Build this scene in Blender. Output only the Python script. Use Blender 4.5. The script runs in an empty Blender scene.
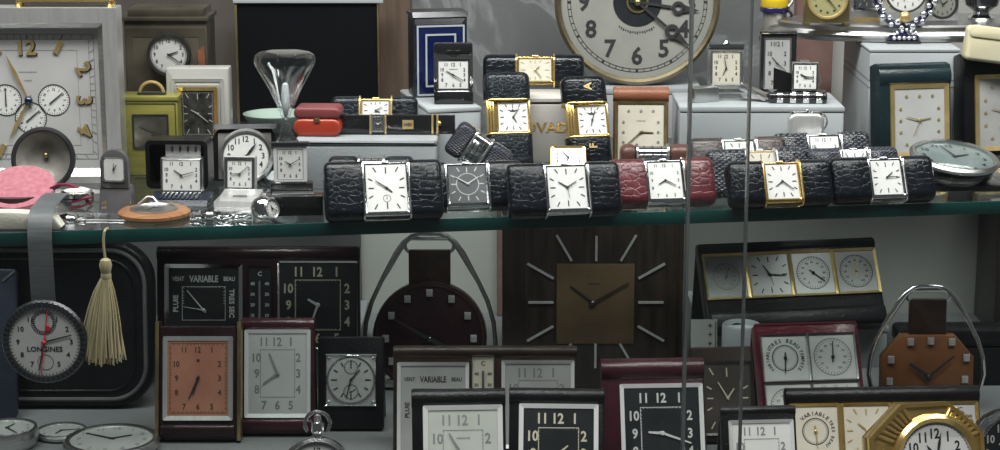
import bpy, bmesh, math, random
from mathutils import Matrix, Vector
random.seed(7)
R = math.radians
SC = bpy.context.scene
COL = SC.collection

# ------------------------------------------------------------------ camera, world, lights
FPX = 2000.0                                    # focal length in pixels of a 1000 x 450 frame
CAM = Vector((0, -1.2, 0.27))
PITCH = math.atan2(0.27, 1.2)
cam = bpy.data.cameras.new('camera'); cam.lens = 72; cam.sensor_width = 36; cam.clip_start = 0.01
camo = bpy.data.objects.new('camera', cam); COL.objects.link(camo)
camo.location = CAM; camo.rotation_euler = (math.pi/2 - PITCH, 0, 0)
SC.camera = camo

W = bpy.data.worlds.new('world'); SC.world = W; W.use_nodes = True
W.node_tree.nodes['Background'].inputs[0].default_value = (0.95, 0.98, 1.0, 1)
W.node_tree.nodes['Background'].inputs[1].default_value = 0.07

def area(name, loc, rot, sx, sy, power, col):
    l = bpy.data.lights.new(name, 'AREA'); l.shape = 'RECTANGLE'; l.size = sx; l.size_y = sy
    l.energy = power; l.color = col
    o = bpy.data.objects.new(name, l); COL.objects.link(o); o.location = loc; o.rotation_euler = rot
    return o
# the strip lamp under the roof of the display case
area('case_strip_lamp', (0.05, -0.03, 0.52), (R(-6), 0, 0), 1.3, 0.14, 7.8, (1.0, 0.985, 0.965))
# unseen fill light added high in front of the window to brighten the fronts
area('front_fill_light', (0.0, -0.75, 1.75), (R(24), 0, 0), 2.0, 0.5, 45, (1.0, 0.985, 0.965))

vs = SC.view_settings
vs.view_transform = 'Standard'; vs.look = 'None'; vs.gamma = 1.0; vs.use_curve_mapping = False
vs.exposure = 0.0
SC.cycles.use_denoising = True
SC.cycles.transparent_max_bounces = 24
SC.cycles.max_bounces = 10
SC.cycles.caustics_reflective = False
SC.cycles.caustics_refractive = False

# ------------------------------------------------------------------ layout helpers
FWD = Vector((0, math.cos(PITCH), -math.sin(PITCH)))
UPV = Vector((0, math.sin(PITCH), math.cos(PITCH)))
def ray(px, py):
    return FWD + Vector((1, 0, 0))*((px-500)/FPX) + UPV*((225-py)/FPX)
def G(px, py, z):                                # where the sight line meets a level surface
    d = ray(px, py); k = (z-CAM.z)/d.z
    return CAM + d*k
def D(px, py, y):                                # where it meets an upright plane
    d = ray(px, py); k = (y-CAM.y)/d.y
    return CAM + d*k
def unit(p): return (p-CAM).dot(FWD)/FPX

# ------------------------------------------------------------------ materials
MATS = {}
def mat(name, col, rough=0.5, metal=0.0, coat=0.0, spec=0.5, build=None, trans=0.0, ior=1.45, sheen=0.0):
    if name in MATS: return MATS[name]
    m = bpy.data.materials.new(name); m.use_nodes = True
    b = m.node_tree.nodes['Principled BSDF']
    b.inputs['Base Color'].default_value = (*col, 1); b.inputs['Roughness'].default_value = rough
    b.inputs['Metallic'].default_value = metal; b.inputs['Coat Weight'].default_value = coat
    b.inputs['Coat Roughness'].default_value = 0.08
    b.inputs['Specular IOR Level'].default_value = spec
    b.inputs['Transmission Weight'].default_value = trans; b.inputs['IOR'].default_value = ior
    if sheen: b.inputs['Sheen Weight'].default_value = sheen
    if build: build(m.node_tree, b)
    MATS[name] = m
    return m
def N(nt, t, **k):
    n = nt.nodes.new(t)
    for a, v in k.items(): setattr(n, a, v)
    return n
def coords(nt, s):
    tc = N(nt, 'ShaderNodeTexCoord'); mp = N(nt, 'ShaderNodeMapping')
    s = (s, s, s) if not isinstance(s, tuple) else s
    mp.inputs['Scale'].default_value = s
    nt.links.new(tc.outputs['Object'], mp.inputs['Vector'])
    return mp.outputs['Vector']
def ramp(nt, src, stops):
    r = N(nt, 'ShaderNodeValToRGB')
    while len(r.color_ramp.elements) < len(stops): r.color_ramp.elements.new(0.5)
    for e, (p, c) in zip(r.color_ramp.elements, stops):
        e.position = p; e.color = (*c, 1) if len(c) == 3 else c
    nt.links.new(src, r.inputs[0]); return r.outputs[0]
def bump(nt, b, h, strength, dist):
    bp = N(nt, 'ShaderNodeBump'); bp.inputs['Strength'].default_value = strength
    bp.inputs['Distance'].default_value = dist
    nt.links.new(h, bp.inputs['Height']); nt.links.new(bp.outputs[0], b.inputs['Normal'])
def f_croc(c1, c2, scale=225, st=0.28):
    def f(nt, b):
        v = N(nt, 'ShaderNodeTexVoronoi', feature='DISTANCE_TO_EDGE'); v.inputs['Scale'].default_value = scale
        v.inputs['Randomness'].default_value = 0.75
        nt.links.new(coords(nt, (1.0, 1.0, 1.25)), v.inputs['Vector'])
        h = ramp(nt, v.outputs['Distance'], [(0.0, (0, 0, 0)), (0.10, (0.7,)*3), (0.5, (1,)*3)])
        nz = N(nt, 'ShaderNodeTexNoise'); nz.inputs['Scale'].default_value = 90
        nt.links.new(coords(nt, 1.0), nz.inputs['Vector'])
        c = ramp(nt, nz.outputs['Fac'], [(0.35, c1), (0.65, c2)])
        nt.links.new(c, b.inputs['Base Color'])
        bump(nt, b, h, st, 0.0006)
    return f
def f_grain(c1, c2, scale=700, st=0.35, nscale=40):
    def f(nt, b):
        v = N(nt, 'ShaderNodeTexVoronoi'); v.inputs['Scale'].default_value = scale
        nt.links.new(coords(nt, 1.0), v.inputs['Vector'])
        nz = N(nt, 'ShaderNodeTexNoise'); nz.inputs['Scale'].default_value = nscale
        nt.links.new(coords(nt, 1.0), nz.inputs['Vector'])
        nt.links.new(ramp(nt, nz.outputs['Fac'], [(0.3, c1), (0.7, c2)]), b.inputs['Base Color'])
        bump(nt, b, v.outputs['Distance'], st, 0.0004)
    return f
def f_weave(c1, c2, scale=330):
    def f(nt, b):
        v = N(nt, 'ShaderNodeTexVoronoi'); v.inputs['Scale'].default_value = scale
        v.inputs['Randomness'].default_value = 0.12
        mp = N(nt, 'ShaderNodeMapping'); mp.inputs['Rotation'].default_value = (0, R(38), 0)
        mp.inputs['Scale'].default_value = (1.0, 0.35, 1.5)
        tc = N(nt, 'ShaderNodeTexCoord'); nt.links.new(tc.outputs['Object'], mp.inputs['Vector'])
        nt.links.new(mp.outputs['Vector'], v.inputs['Vector'])
        h = ramp(nt, v.outputs['Distance'], [(0.0, (1,)*3), (0.75, (0,)*3)])
        c = ramp(nt, v.outputs['Distance'], [(0.1, c2), (0.6, c1)])
        nt.links.new(c, b.inputs['Base Color'])
        bump(nt, b, h, 1.0, 0.0012)
    return f
def f_noise(c1, c2, scale=20, detail=6, st=0, dist=0.0005, lo=0.35, hi=0.65, sv=(1, 1, 1), distort=0.0):
    def f(nt, b):
        nz = N(nt, 'ShaderNodeTexNoise'); nz.inputs['Scale'].default_value = scale; nz.inputs['Detail'].default_value = detail
        nz.inputs['Distortion'].default_value = distort
        nt.links.new(coords(nt, sv), nz.inputs['Vector'])
        nt.links.new(ramp(nt, nz.outputs['Fac'], [(lo, c1), (hi, c2)]), b.inputs['Base Color'])
        if st: bump(nt, b, nz.outputs['Fac'], st, dist)
    return f
def f_marble(base, vein, scale=9):
    def f(nt, b):
        nz = N(nt, 'ShaderNodeTexNoise'); nz.inputs['Scale'].default_value = scale; nz.inputs['Detail'].default_value = 5
        nz.inputs['Distortion'].default_value = 1.6
        nt.links.new(coords(nt, 1.0), nz.inputs['Vector'])
        c = ramp(nt, nz.outputs['Fac'], [(0.30, tuple(x*0.8 for x in base)), (0.47, base), (0.5, vein), (0.53, base), (0.75, tuple(x*1.1 for x in base))])
        nt.links.new(c, b.inputs['Base Color'])
        bump(nt, b, nz.outputs['Fac'], 0.25, 0.01)
    return f

black_croc = lambda: mat('navy_black_crocodile', (0.012, 0.016, 0.026), 0.20, coat=0.2, spec=0.25, build=f_croc((0.0035, 0.005, 0.007), (0.009, 0.012, 0.017)))
fine_croc = lambda: mat('blue_black_lizard', (0.012, 0.016, 0.026), 0.25, coat=0.2, spec=0.25, build=f_croc((0.005, 0.008, 0.011), (0.012, 0.018, 0.023), 300, 0.4))
red_croc = lambda: mat('burgundy_crocodile', (0.12, 0.02, 0.028), 0.26, coat=0.3, build=f_croc((0.085, 0.014, 0.020), (0.15, 0.030, 0.038), 200, 0.45))
brown_croc = lambda: mat('brown_lizard', (0.05, 0.035, 0.035), 0.32, coat=0.2, build=f_croc((0.040, 0.028, 0.030), (0.075, 0.052, 0.050), 300, 0.4))
brown_plain = lambda: mat('chestnut_leather', (0.10, 0.045, 0.035), 0.35, build=f_grain((0.085, 0.036, 0.030), (0.13, 0.06, 0.045)))
weave = lambda: mat('woven_black_leather', (0.02, 0.022, 0.03), 0.26, coat=0.3, build=f_weave((0.010, 0.012, 0.018), (0.075, 0.08, 0.10)))
weave2 = lambda: mat('fine_woven_navy_leather', (0.02, 0.022, 0.03), 0.28, coat=0.3, build=f_weave((0.012, 0.014, 0.024), (0.085, 0.09, 0.12), 480))
black_leather = lambda: mat('black_leather', (0.008, 0.008, 0.010), 0.34, spec=0.28, build=f_grain((0.005, 0.005, 0.006), (0.010, 0.010, 0.012)))
navy_leather = lambda: mat('navy_leather', (0.015, 0.02, 0.035), 0.34, build=f_grain((0.012, 0.017, 0.030), (0.024, 0.030, 0.046)))
dark_grey = lambda: mat('charcoal_enamel', (0.10, 0.095, 0.10), 0.32, coat=0.2, build=f_noise((0.085, 0.08, 0.085), (0.115, 0.108, 0.115), 60))
maroon = lambda: mat('maroon_leather', (0.045, 0.010, 0.016), 0.30, spec=0.35, coat=0.25, build=f_grain((0.034, 0.008, 0.013), (0.058, 0.014, 0.022)))
maroon_dark = lambda: mat('oxblood_leather', (0.02, 0.007, 0.009), 0.32, spec=0.35, coat=0.2, build=f_grain((0.015, 0.006, 0.008), (0.028, 0.010, 0.013)))
red_leather = lambda: mat('cherry_red_leather', (0.13, 0.008, 0.024), 0.30, coat=0.3, build=f_grain((0.10, 0.006, 0.018), (0.17, 0.012, 0.034), 420, 0.5))
brown_leather = lambda: mat('worn_brown_leather', (0.035, 0.018, 0.013), 0.42, build=f_noise((0.014, 0.008, 0.006), (0.042, 0.020, 0.013), 55, 8, 0.4))
tan_leather = lambda: mat('tan_leather', (0.24, 0.085, 0.038), 0.42, build=f_grain((0.20, 0.068, 0.032), (0.29, 0.11, 0.05)))
green_leather = lambda: mat('bottle_green_leather', (0.010, 0.030, 0.035), 0.34, build=f_grain((0.006, 0.017, 0.021), (0.011, 0.028, 0.034)))
chrome = lambda: mat('chrome', (0.80, 0.81, 0.82), 0.10, 1.0, build=f_noise((0.74, 0.75, 0.76), (0.84, 0.85, 0.86), 40))
white_chrome = lambda: mat('chrome_painted_gleam', (0.86, 0.86, 0.85), 0.30, 0.30, coat=0.4, build=f_noise((0.86, 0.86, 0.86), (0.93, 0.93, 0.93), 40))  # chrome with its bright reflections put into a whitish, mostly diffuse base colour
steel = lambda: mat('brushed_steel', (0.56, 0.56, 0.56), 0.32, 1.0, build=f_noise((0.50, 0.50, 0.50), (0.62, 0.62, 0.62), 50, sv=(1, 1, 14)))
satin = lambda: mat('satin_nickel', (0.62, 0.62, 0.61), 0.42, 0.75, build=f_noise((0.60, 0.60, 0.59), (0.69, 0.69, 0.68), 30, sv=(14, 1, 1)))
pewter = lambda: mat('tarnished_pewter', (0.30, 0.29, 0.26), 0.40, 0.4, build=f_noise((0.22, 0.21, 0.185), (0.40, 0.385, 0.345), 55, 8, 0.2))
gold = lambda: mat('polished_gilt', (0.83, 0.58, 0.20), 0.16, 0.82, build=f_noise((0.78, 0.53, 0.17), (0.88, 0.64, 0.25), 60))
gold_soft = lambda: mat('satin_gilt', (0.74, 0.55, 0.24), 0.34, 0.72, build=f_noise((0.66, 0.48, 0.20), (0.80, 0.61, 0.28), 80))
brass = lambda: mat('aged_brass', (0.42, 0.33, 0.16), 0.38, 1.0, build=f_noise((0.32, 0.25, 0.12), (0.52, 0.42, 0.21), 50, 8))
olive_brass = lambda: mat('lacquered_olive_brass', (0.34, 0.33, 0.045), 0.36, 0.35, coat=0.3, build=f_noise((0.29, 0.27, 0.06), (0.37, 0.345, 0.085), 30, sv=(1, 1, 6)))
bronze = lambda: mat('dark_bronze', (0.11, 0.098, 0.075), 0.40, 0.7, build=f_noise((0.075, 0.066, 0.05), (0.16, 0.14, 0.105), 28, 7))
rust = lambda: mat('coppery_patina', (0.30, 0.10, 0.05), 0.5, 0.4, build=f_noise((0.14, 0.08, 0.05), (0.36, 0.12, 0.055), 70))
gunmetal = lambda: mat('gunmetal', (0.10, 0.10, 0.105), 0.30, 0.9, build=f_noise((0.08, 0.08, 0.085), (0.13, 0.13, 0.135), 50))
white_dial = lambda: mat('white_dial', (0.76, 0.76, 0.74), 0.38, coat=0.25, build=f_noise((0.73, 0.73, 0.71), (0.79, 0.79, 0.77), 40))
silver_dial = lambda: mat('silvered_dial', (0.62, 0.62, 0.61), 0.36, 0.25, coat=0.2, build=f_noise((0.58, 0.58, 0.57), (0.66, 0.66, 0.65), 30))
grey_dial = lambda: mat('grey_silvered_dial', (0.44, 0.44, 0.43), 0.42, 0.2, build=f_noise((0.40, 0.40, 0.39), (0.48, 0.48, 0.47), 40))
cream_dial = lambda: mat('cream_dial', (0.62, 0.58, 0.48), 0.42, build=f_noise((0.58, 0.54, 0.44), (0.67, 0.63, 0.53), 40))
aged_dial = lambda: mat('aged_ivory_dial', (0.32, 0.32, 0.29), 0.42, coat=0.2, build=f_noise((0.23, 0.235, 0.21), (0.31, 0.31, 0.28), 18))
black_dial = lambda: mat('black_dial', (0.016, 0.018, 0.021), 0.30, coat=0.4, build=f_noise((0.013, 0.015, 0.018), (0.022, 0.025, 0.028), 40))
slate_dial = lambda: mat('slate_dial', (0.10, 0.105, 0.11), 0.3, 0.4, coat=0.3, build=f_noise((0.085, 0.09, 0.095), (0.12, 0.125, 0.13), 40))
salmon_dial = lambda: mat('salmon_dial', (0.46, 0.20, 0.13), 0.42, build=f_noise((0.42, 0.175, 0.115), (0.50, 0.23, 0.155), 40))
copper_dial = lambda: mat('copper_leather_dial', (0.24, 0.085, 0.03), 0.42, build=f_noise((0.15, 0.055, 0.020), (0.22, 0.085, 0.032), 40))
bronze_dial = lambda: mat('bronze_dial', (0.17, 0.10, 0.05), 0.45, 0.35, build=f_noise((0.085, 0.056, 0.029), (0.125, 0.082, 0.043), 30))
gilt_dial = lambda: mat('gilt_dial', (0.50, 0.46, 0.22), 0.4, 0.4, build=f_noise((0.46, 0.42, 0.19), (0.55, 0.51, 0.26), 40))
smoke_dial = lambda: mat('smoky_mirror_dial', (0.22, 0.21, 0.17), 0.16, 0.9, build=f_noise((0.12, 0.11, 0.08), (0.42, 0.41, 0.35), 60, 7))
ink = lambda: mat('black_print', (0.025, 0.025, 0.028), 0.5, build=f_noise((0.022, 0.022, 0.024), (0.03, 0.03, 0.033), 90))
grey_ink = lambda: mat('grey_print', (0.22, 0.22, 0.22), 0.5, build=f_noise((0.20, 0.20, 0.20), (0.25, 0.25, 0.25), 90))
pale_ink = lambda: mat('pale_luminous_paint', (0.50, 0.47, 0.36), 0.5, build=f_noise((0.46, 0.43, 0.32), (0.54, 0.51, 0.40), 90))
white_ink = lambda: mat('white_print', (0.50, 0.51, 0.50), 0.5, build=f_noise((0.46, 0.47, 0.46), (0.54, 0.55, 0.54), 90))
red_ink = lambda: mat('red_paint', (0.60, 0.03, 0.04), 0.4, build=f_noise((0.55, 0.025, 0.035), (0.65, 0.035, 0.045), 90))
blue_steel = lambda: mat('blued_steel', (0.06, 0.09, 0.16), 0.25, 0.9, build=f_noise((0.05, 0.075, 0.13), (0.08, 0.115, 0.19), 90))
ivory_box = lambda: mat('ivory_lacquer', (0.58, 0.57, 0.53), 0.35, coat=0.2, build=f_noise((0.38, 0.375, 0.35), (0.45, 0.445, 0.415), 8))
white_card = lambda: mat('white_card', (0.43, 0.46, 0.475), 0.5, coat=0.15, build=f_noise((0.41, 0.44, 0.455), (0.45, 0.48, 0.495), 9))
grey_cloth = lambda: mat('grey_leatherette', (0.42, 0.44, 0.46), 0.5, build=f_grain((0.31, 0.33, 0.345), (0.36, 0.38, 0.395), 900, 0.3))
satin_cloth = lambda: mat('pale_satin', (0.56, 0.54, 0.50), 0.36, sheen=0.4, build=f_noise((0.52, 0.50, 0.46), (0.60, 0.58, 0.54), 14, sv=(1, 1, 5)))
blue_enamel = lambda: mat('cobalt_enamel', (0.006, 0.014, 0.08), 0.18, 0.3, coat=0.8, build=f_noise((0.004, 0.010, 0.06), (0.011, 0.022, 0.115), 45))
violet_enamel = lambda: mat('violet_enamel', (0.02, 0.015, 0.10), 0.15, 0.2, coat=0.8, build=f_noise((0.014, 0.01, 0.07), (0.03, 0.02, 0.14), 60))
black_lacquer = lambda: mat('black_lacquer', (0.012, 0.012, 0.013), 0.16, coat=0.6, build=f_noise((0.010, 0.010, 0.011), (0.016, 0.016, 0.018), 20))
pink = lambda: mat('pink_velvet', (0.60, 0.16, 0.22), 0.9, sheen=0.3, build=f_grain((0.38, 0.12, 0.155), (0.50, 0.19, 0.23), 1400, 0.6, 300))
cream_leather = lambda: mat('cream_leather', (0.68, 0.66, 0.57), 0.5, build=f_grain((0.64, 0.62, 0.53), (0.73, 0.71, 0.62)))
cream_mottle = lambda: mat('cream_mottle', (0.78, 0.72, 0.50), 0.6, build=f_noise((0.74, 0.66, 0.40), (0.82, 0.78, 0.60), 16))
red_plastic = lambda: mat('coral_red_leather', (0.40, 0.045, 0.022), 0.32, coat=0.3, build=f_noise((0.36, 0.04, 0.02), (0.45, 0.055, 0.027), 30))
dull_red = lambda: mat('dull_red_leather', (0.20, 0.05, 0.05), 0.45, build=f_noise((0.17, 0.042, 0.042), (0.24, 0.06, 0.06), 30))
raspberry = lambda: mat('raspberry_leather', (0.17, 0.02, 0.045), 0.4, build=f_noise((0.14, 0.016, 0.036), (0.21, 0.026, 0.055), 60))
ribbon_m = lambda: mat('grey_grosgrain', (0.10, 0.11, 0.115), 0.45, build=f_noise((0.085, 0.095, 0.10), (0.12, 0.13, 0.135), 700, sv=(0.05, 0.05, 1)))
khaki = lambda: mat('khaki_silk', (0.36, 0.31, 0.17), 0.55, sheen=0.3, build=f_noise((0.29, 0.25, 0.13), (0.43, 0.37, 0.21), 160, sv=(1, 1, 0.1)))
wood_ring = lambda: mat('orange_wood', (0.30, 0.14, 0.06), 0.4, coat=0.2, build=f_noise((0.24, 0.105, 0.045), (0.38, 0.19, 0.085), 60, sv=(1, 6, 1)))
dark_wood = lambda: mat('dark_rosewood', (0.018, 0.014, 0.011), 0.32, coat=0.25, build=f_noise((0.011, 0.008, 0.007), (0.028, 0.020, 0.015), 35, sv=(5, 1, 0.6)))
brown_wood = lambda: mat('dull_brown_wood', (0.12, 0.085, 0.06), 0.6, build=f_noise((0.10, 0.07, 0.05), (0.145, 0.10, 0.075), 25, sv=(6, 1, 0.5)))
rose_wood = lambda: mat('rosy_brown_paint', (0.20, 0.12, 0.10), 0.6, build=f_noise((0.175, 0.10, 0.085), (0.23, 0.14, 0.12), 60))
mint = lambda: mat('mint_glaze', (0.36, 0.46, 0.40), 0.25, coat=0.4, build=f_noise((0.33, 0.43, 0.37), (0.40, 0.50, 0.44), 20))
yellow_en = lambda: mat('yellow_enamel', (0.70, 0.50, 0.02), 0.25, coat=0.5, build=f_noise((0.66, 0.47, 0.02), (0.74, 0.53, 0.025), 30))
gem = lambda: mat('paste_stones', (0.78, 0.80, 0.84), 0.06, 0.85, build=f_noise((0.6, 0.62, 0.66), (0.95, 0.96, 1.0), 300))
shelf_edge = lambda: mat('sea_green_glass_edge', (0.006, 0.048, 0.042), 0.12, coat=0.5, build=f_noise((0.004, 0.036, 0.032), (0.010, 0.066, 0.058), 14, sv=(1, 1, 1)))
pane_edge = lambda: mat('ground_pane_edge', (0.16, 0.18, 0.18), 0.25, coat=0.3, build=f_noise((0.11, 0.13, 0.13), (0.22, 0.24, 0.24), 20, sv=(1, 1, 0.2)))
cup_dark = lambda: mat('brown_plastic', (0.03, 0.018, 0.016), 0.3, build=f_noise((0.025, 0.015, 0.013), (0.036, 0.022, 0.02), 30))

def glass_mat(name, tint, refl=1.0, rough=0.0, ior=1.5):
    """clear sheet: see-through with a Fresnel reflection"""
    if name in MATS: return MATS[name]
    m = bpy.data.materials.new(name); m.use_nodes = True; nt = m.node_tree; nt.nodes.clear()
    o = N(nt, 'ShaderNodeOutputMaterial'); mx = N(nt, 'ShaderNodeMixShader')
    t = N(nt, 'ShaderNodeBsdfTransparent'); t.inputs[0].default_value = (*tint, 1)
    g = N(nt, 'ShaderNodeBsdfGlossy'); g.inputs['Roughness'].default_value = rough
    g.inputs['Color'].default_value = (refl, refl, refl, 1)
    lw = N(nt, 'ShaderNodeLayerWeight'); lw.inputs['Blend'].default_value = 0.5
    pw = N(nt, 'ShaderNodeMath', operation='POWER'); pw.inputs[1].default_value = 5.0 if ior < 1.8 else 3.2
    fr = N(nt, 'ShaderNodeMath', operation='MULTIPLY_ADD'); f0 = ((ior-1)/(ior+1))**2
    fr.inputs[1].default_value = 1-f0; fr.inputs[2].default_value = f0
    nt.links.new(lw.outputs['Facing'], pw.inputs[0]); nt.links.new(pw.outputs[0], fr.inputs[0])
    nz = N(nt, 'ShaderNodeTexNoise'); nz.inputs['Scale'].default_value = 25
    nt.links.new(coords(nt, 1.0), nz.inputs['Vector'])
    bp = N(nt, 'ShaderNodeBump'); bp.inputs['Strength'].default_value = 0.02; bp.inputs['Distance'].default_value = 0.001
    nt.links.new(nz.outputs['Fac'], bp.inputs['Height']); nt.links.new(bp.outputs[0], g.inputs['Normal'])
    nt.links.new(fr.outputs[0], mx.inputs[0]); nt.links.new(t.outputs[0], mx.inputs[1]); nt.links.new(g.outputs[0], mx.inputs[2])
    nt.links.new(mx.outputs[0], o.inputs[0]); MATS[name] = m
    return m
pane_glass = lambda: glass_mat('window_pane_glass', (0.975, 0.985, 0.98), 0.55)
shelf_glass = lambda: glass_mat('shelf_glass', (0.92, 0.965, 0.955), 1.0, 0.03)
clear_glass = lambda: glass_mat('blown_glass', (0.93, 0.96, 0.96), 1.0, 0.0, 1.9)
lens_glass = lambda: glass_mat('watch_crystal', (0.9, 0.93, 0.93), 1.0, 0.02, 1.6)

# ------------------------------------------------------------------ mesh helpers
def rrect(w, h, r=0.0, n=4, cx=0.0, cz=0.0):
    if r <= 0: return [(cx-w/2, cz-h/2), (cx+w/2, cz-h/2), (cx+w/2, cz+h/2), (cx-w/2, cz+h/2)]
    r = min(r, w/2-1e-4, h/2-1e-4); P = []
    for sx, sz, a0 in ((1, -1, -90), (1, 1, 0), (-1, 1, 90), (-1, -1, 180)):
        for i in range(n+1):
            a = R(a0 + 90*i/n)
            P.append((cx+sx*(w/2-r)+r*math.cos(a), cz+sz*(h/2-r)+r*math.sin(a)))
    return P
def circ(r, n=32, cx=0.0, cz=0.0, rz=None, a0=0):
    return [(cx+r*math.cos(R(a0)+2*math.pi*i/n), cz+(rz or r)*math.sin(R(a0)+2*math.pi*i/n)) for i in range(n)]
def inset(P, d):
    if d == 0: return list(P)
    n = len(P); out = []
    for i in range(n):
        a, b, c = Vector(P[i-1]), Vector(P[i]), Vector(P[(i+1) % n])
        e1 = (b-a); e2 = (c-b)
        if e1.length < 1e-9: e1 = e2
        if e2.length < 1e-9: e2 = e1
        e1.normalize(); e2.normalize()
        n1 = Vector((-e1.y, e1.x)); n2 = Vector((-e2.y, e2.x))
        m = n1+n2
        if m.length < 1e-6: m = n1
        m.normalize(); k = d/max(0.4, m.dot(n1))
        out.append((b.x+m.x*k, b.y+m.y*k))
    return out
AX = {'xz': lambda a, b, d: (a, d, b), 'yz': lambda a, b, d: (d, a, b), 'xy': lambda a, b, d: (a, b, d)}
class MB:
    def __init__(s): s.v = []; s.f = []
    def ring(s, pts):
        i = len(s.v); s.v += [tuple(p) for p in pts]; return list(range(i, i+len(pts)))
    def band(s, a, b):
        n = len(a)
        for i in range(n): s.f.append((a[i], a[(i+1) % n], b[(i+1) % n], b[i]))
    def prism(s, P, d0, d1, plane='xz', bev=0, bev1=None, seg=2):
        """polygon P run from d0 to d1, rounded at the d0 end by bev and at the d1 end by bev1"""
        f = AX[plane]; bev1 = bev if bev1 is None else bev1; sg = 1 if d1 > d0 else -1; rings = []
        def end(d, q, s_, order):
            if not q: rings.append(s.ring([f(x, z, d) for x, z in P])); return
            for i in order:
                a = math.pi/2*i/seg
                rings.append(s.ring([f(x, z, d+s_*q*(1-math.cos(a))) for x, z in inset(P, q*(1-math.sin(a)))]))
        end(d0, bev, sg, range(seg+1)); end(d1, bev1, -sg, range(seg, -1, -1))
        for a, b in zip(rings, rings[1:]): s.band(a, b)
        s.f.append(tuple(rings[0])); s.f.append(tuple(rings[-1]))
        return s
    def box(s, x0, x1, y0, y1, z0, z1, bev=0, r=0):
        return s.prism(rrect(x1-x0, z1-z0, r, 3, (x0+x1)/2, (z0+z1)/2), y0, y1, 'xz', bev)
    def frame(s, Po, Pi, d0, d1, plane='xz', slope=0.0):
        """ring between two outlines of equal length; slope sinks the inner edge of the d0 face"""
        f = AX[plane]
        a = s.ring([f(x, z, d0) for x, z in Po]); b = s.ring([f(x, z, d0+slope) for x, z in Pi])
        c = s.ring([f(x, z, d1) for x, z in Pi]); e = s.ring([f(x, z, d1) for x, z in Po])
        s.band(a, b); s.band(b, c); s.band(c, e); s.band(e, a)
        return s
    def lathe(s, prof, n=32, axis='z', cx=0, cy=0, cz=0, caps=True):
        """profile of (radius, height along the axis)"""
        rings = []
        for r, h in prof:
            pts = []
            for i in range(n):
                a = 2*math.pi*i/n; c, q = r*math.cos(a), r*math.sin(a)
                pts.append({'z': (cx+c, cy+q, cz+h), 'y': (cx+c, cy+h, cz+q), 'x': (cx+h, cy+c, cz+q)}[axis])
            rings.append(s.ring(pts))
        for a, b in zip(rings, rings[1:]): s.band(a, b)
        if prof[0] == prof[-1] or (prof[-1][0] < 0.02 and prof[0][1] == prof[-1][1]): caps = False
        if caps and prof[0][0] > 0.02: s.f.append(tuple(rings[0]))
        if caps and prof[-1][0] > 0.02: s.f.append(tuple(rings[-1]))
        return s
    def tube(s, pts, r, n=8, closed=False, flat=1.0):
        pts = [Vector(p) for p in pts]; m = len(pts); rings = []; rr = r if isinstance(r, (list, tuple)) else [r]*m
        up = None
        for i, p in enumerate(pts):
            if closed: t = pts[(i+1) % m]-pts[i-1]
            else: t = pts[min(i+1, m-1)]-pts[max(i-1, 0)]
            if t.length < 1e-9: t = Vector((0, 0, 1))
            t.normalize()
            if up is None:
                up = Vector((0, 0, 1)) if abs(t.z) < 0.9 else Vector((0, 1, 0))
            side = t.cross(up)
            if side.length < 1e-5: side = t.cross(Vector((1, 0, 0)))
            side.normalize(); up = side.cross(t).normalized()
            rings.append(s.ring([p+side*(rr[i]*math.cos(2*math.pi*k/n))+up*(rr[i]*flat*math.sin(2*math.pi*k/n)) for k in range(n)]))
        for a, b in zip(rings, rings[1:]): s.band(a, b)
        if closed: s.band(rings[-1], rings[0])
        else: s.f.append(tuple(rings[0])); s.f.append(tuple(rings[-1]))
        return s
    def poly(s, P, y, th=0.0):
        if th: return s.prism(P, y-th, y, 'xz')
        s.f.append(tuple(s.ring([(x, y, z) for x, z in P]))); return s
    def bar(s, x0, z0, x1, z1, w, y, th=0.25, w1=None):
        d = Vector((x1-x0, z1-z0)); d.normalize(); q = Vector((-d.y, d.x)); w1 = w if w1 is None else w1
        return s.poly([(x0-q.x*w/2, z0-q.y*w/2), (x1-q.x*w1/2, z1-q.y*w1/2), (x1+q.x*w1/2, z1+q.y*w1/2), (x0+q.x*w/2, z0+q.y*w/2)], y, th)
    def ball(s, x, y, z, r, n=8, m=6):
        return s.lathe([(max(1e-7, r*math.sin(math.pi*i/m)), -r*math.cos(math.pi*i/m)) for i in range(m+1)], n, 'z', x, y, z)
    def txt(s, t, size, x, z, y, rot=0.0, sx=1.0):
        V, Fc = glyphs(t); i0 = len(s.v); ca, sa = math.cos(R(rot)), math.sin(R(rot))
        for a, b in V:
            a *= size*sx; b *= size
            s.v.append((x+a*ca+b*sa, y, z-a*sa+b*ca))       # rot is clockwise
        s.f += [tuple(i0+k for k in q) for q in Fc]
        return s
    def fine(s, x, z, w, h, y, n=9):
        """a row of print too small to read"""
        for i in range(n):
            k = 0.55+0.45*((i*7) % 5)/4; s.poly(rrect(w/n*.72, h*k, 0, 1, x-w/2+w*(i+.5)/n, z), y)
        return s
    def arctxt(s, t, size, cx, cz, r, mid, y, step=None):
        step = step or size*0.72
        n = len(t)
        for i, ch in enumerate(t):
            if ch == ' ': continue
            a = mid + math.degrees((i-(n-1)/2)*step/r)
            s.txt(ch, size, cx+r*math.sin(R(a)), cz+r*math.cos(R(a)), y, a)
        return s
GL = {}
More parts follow.
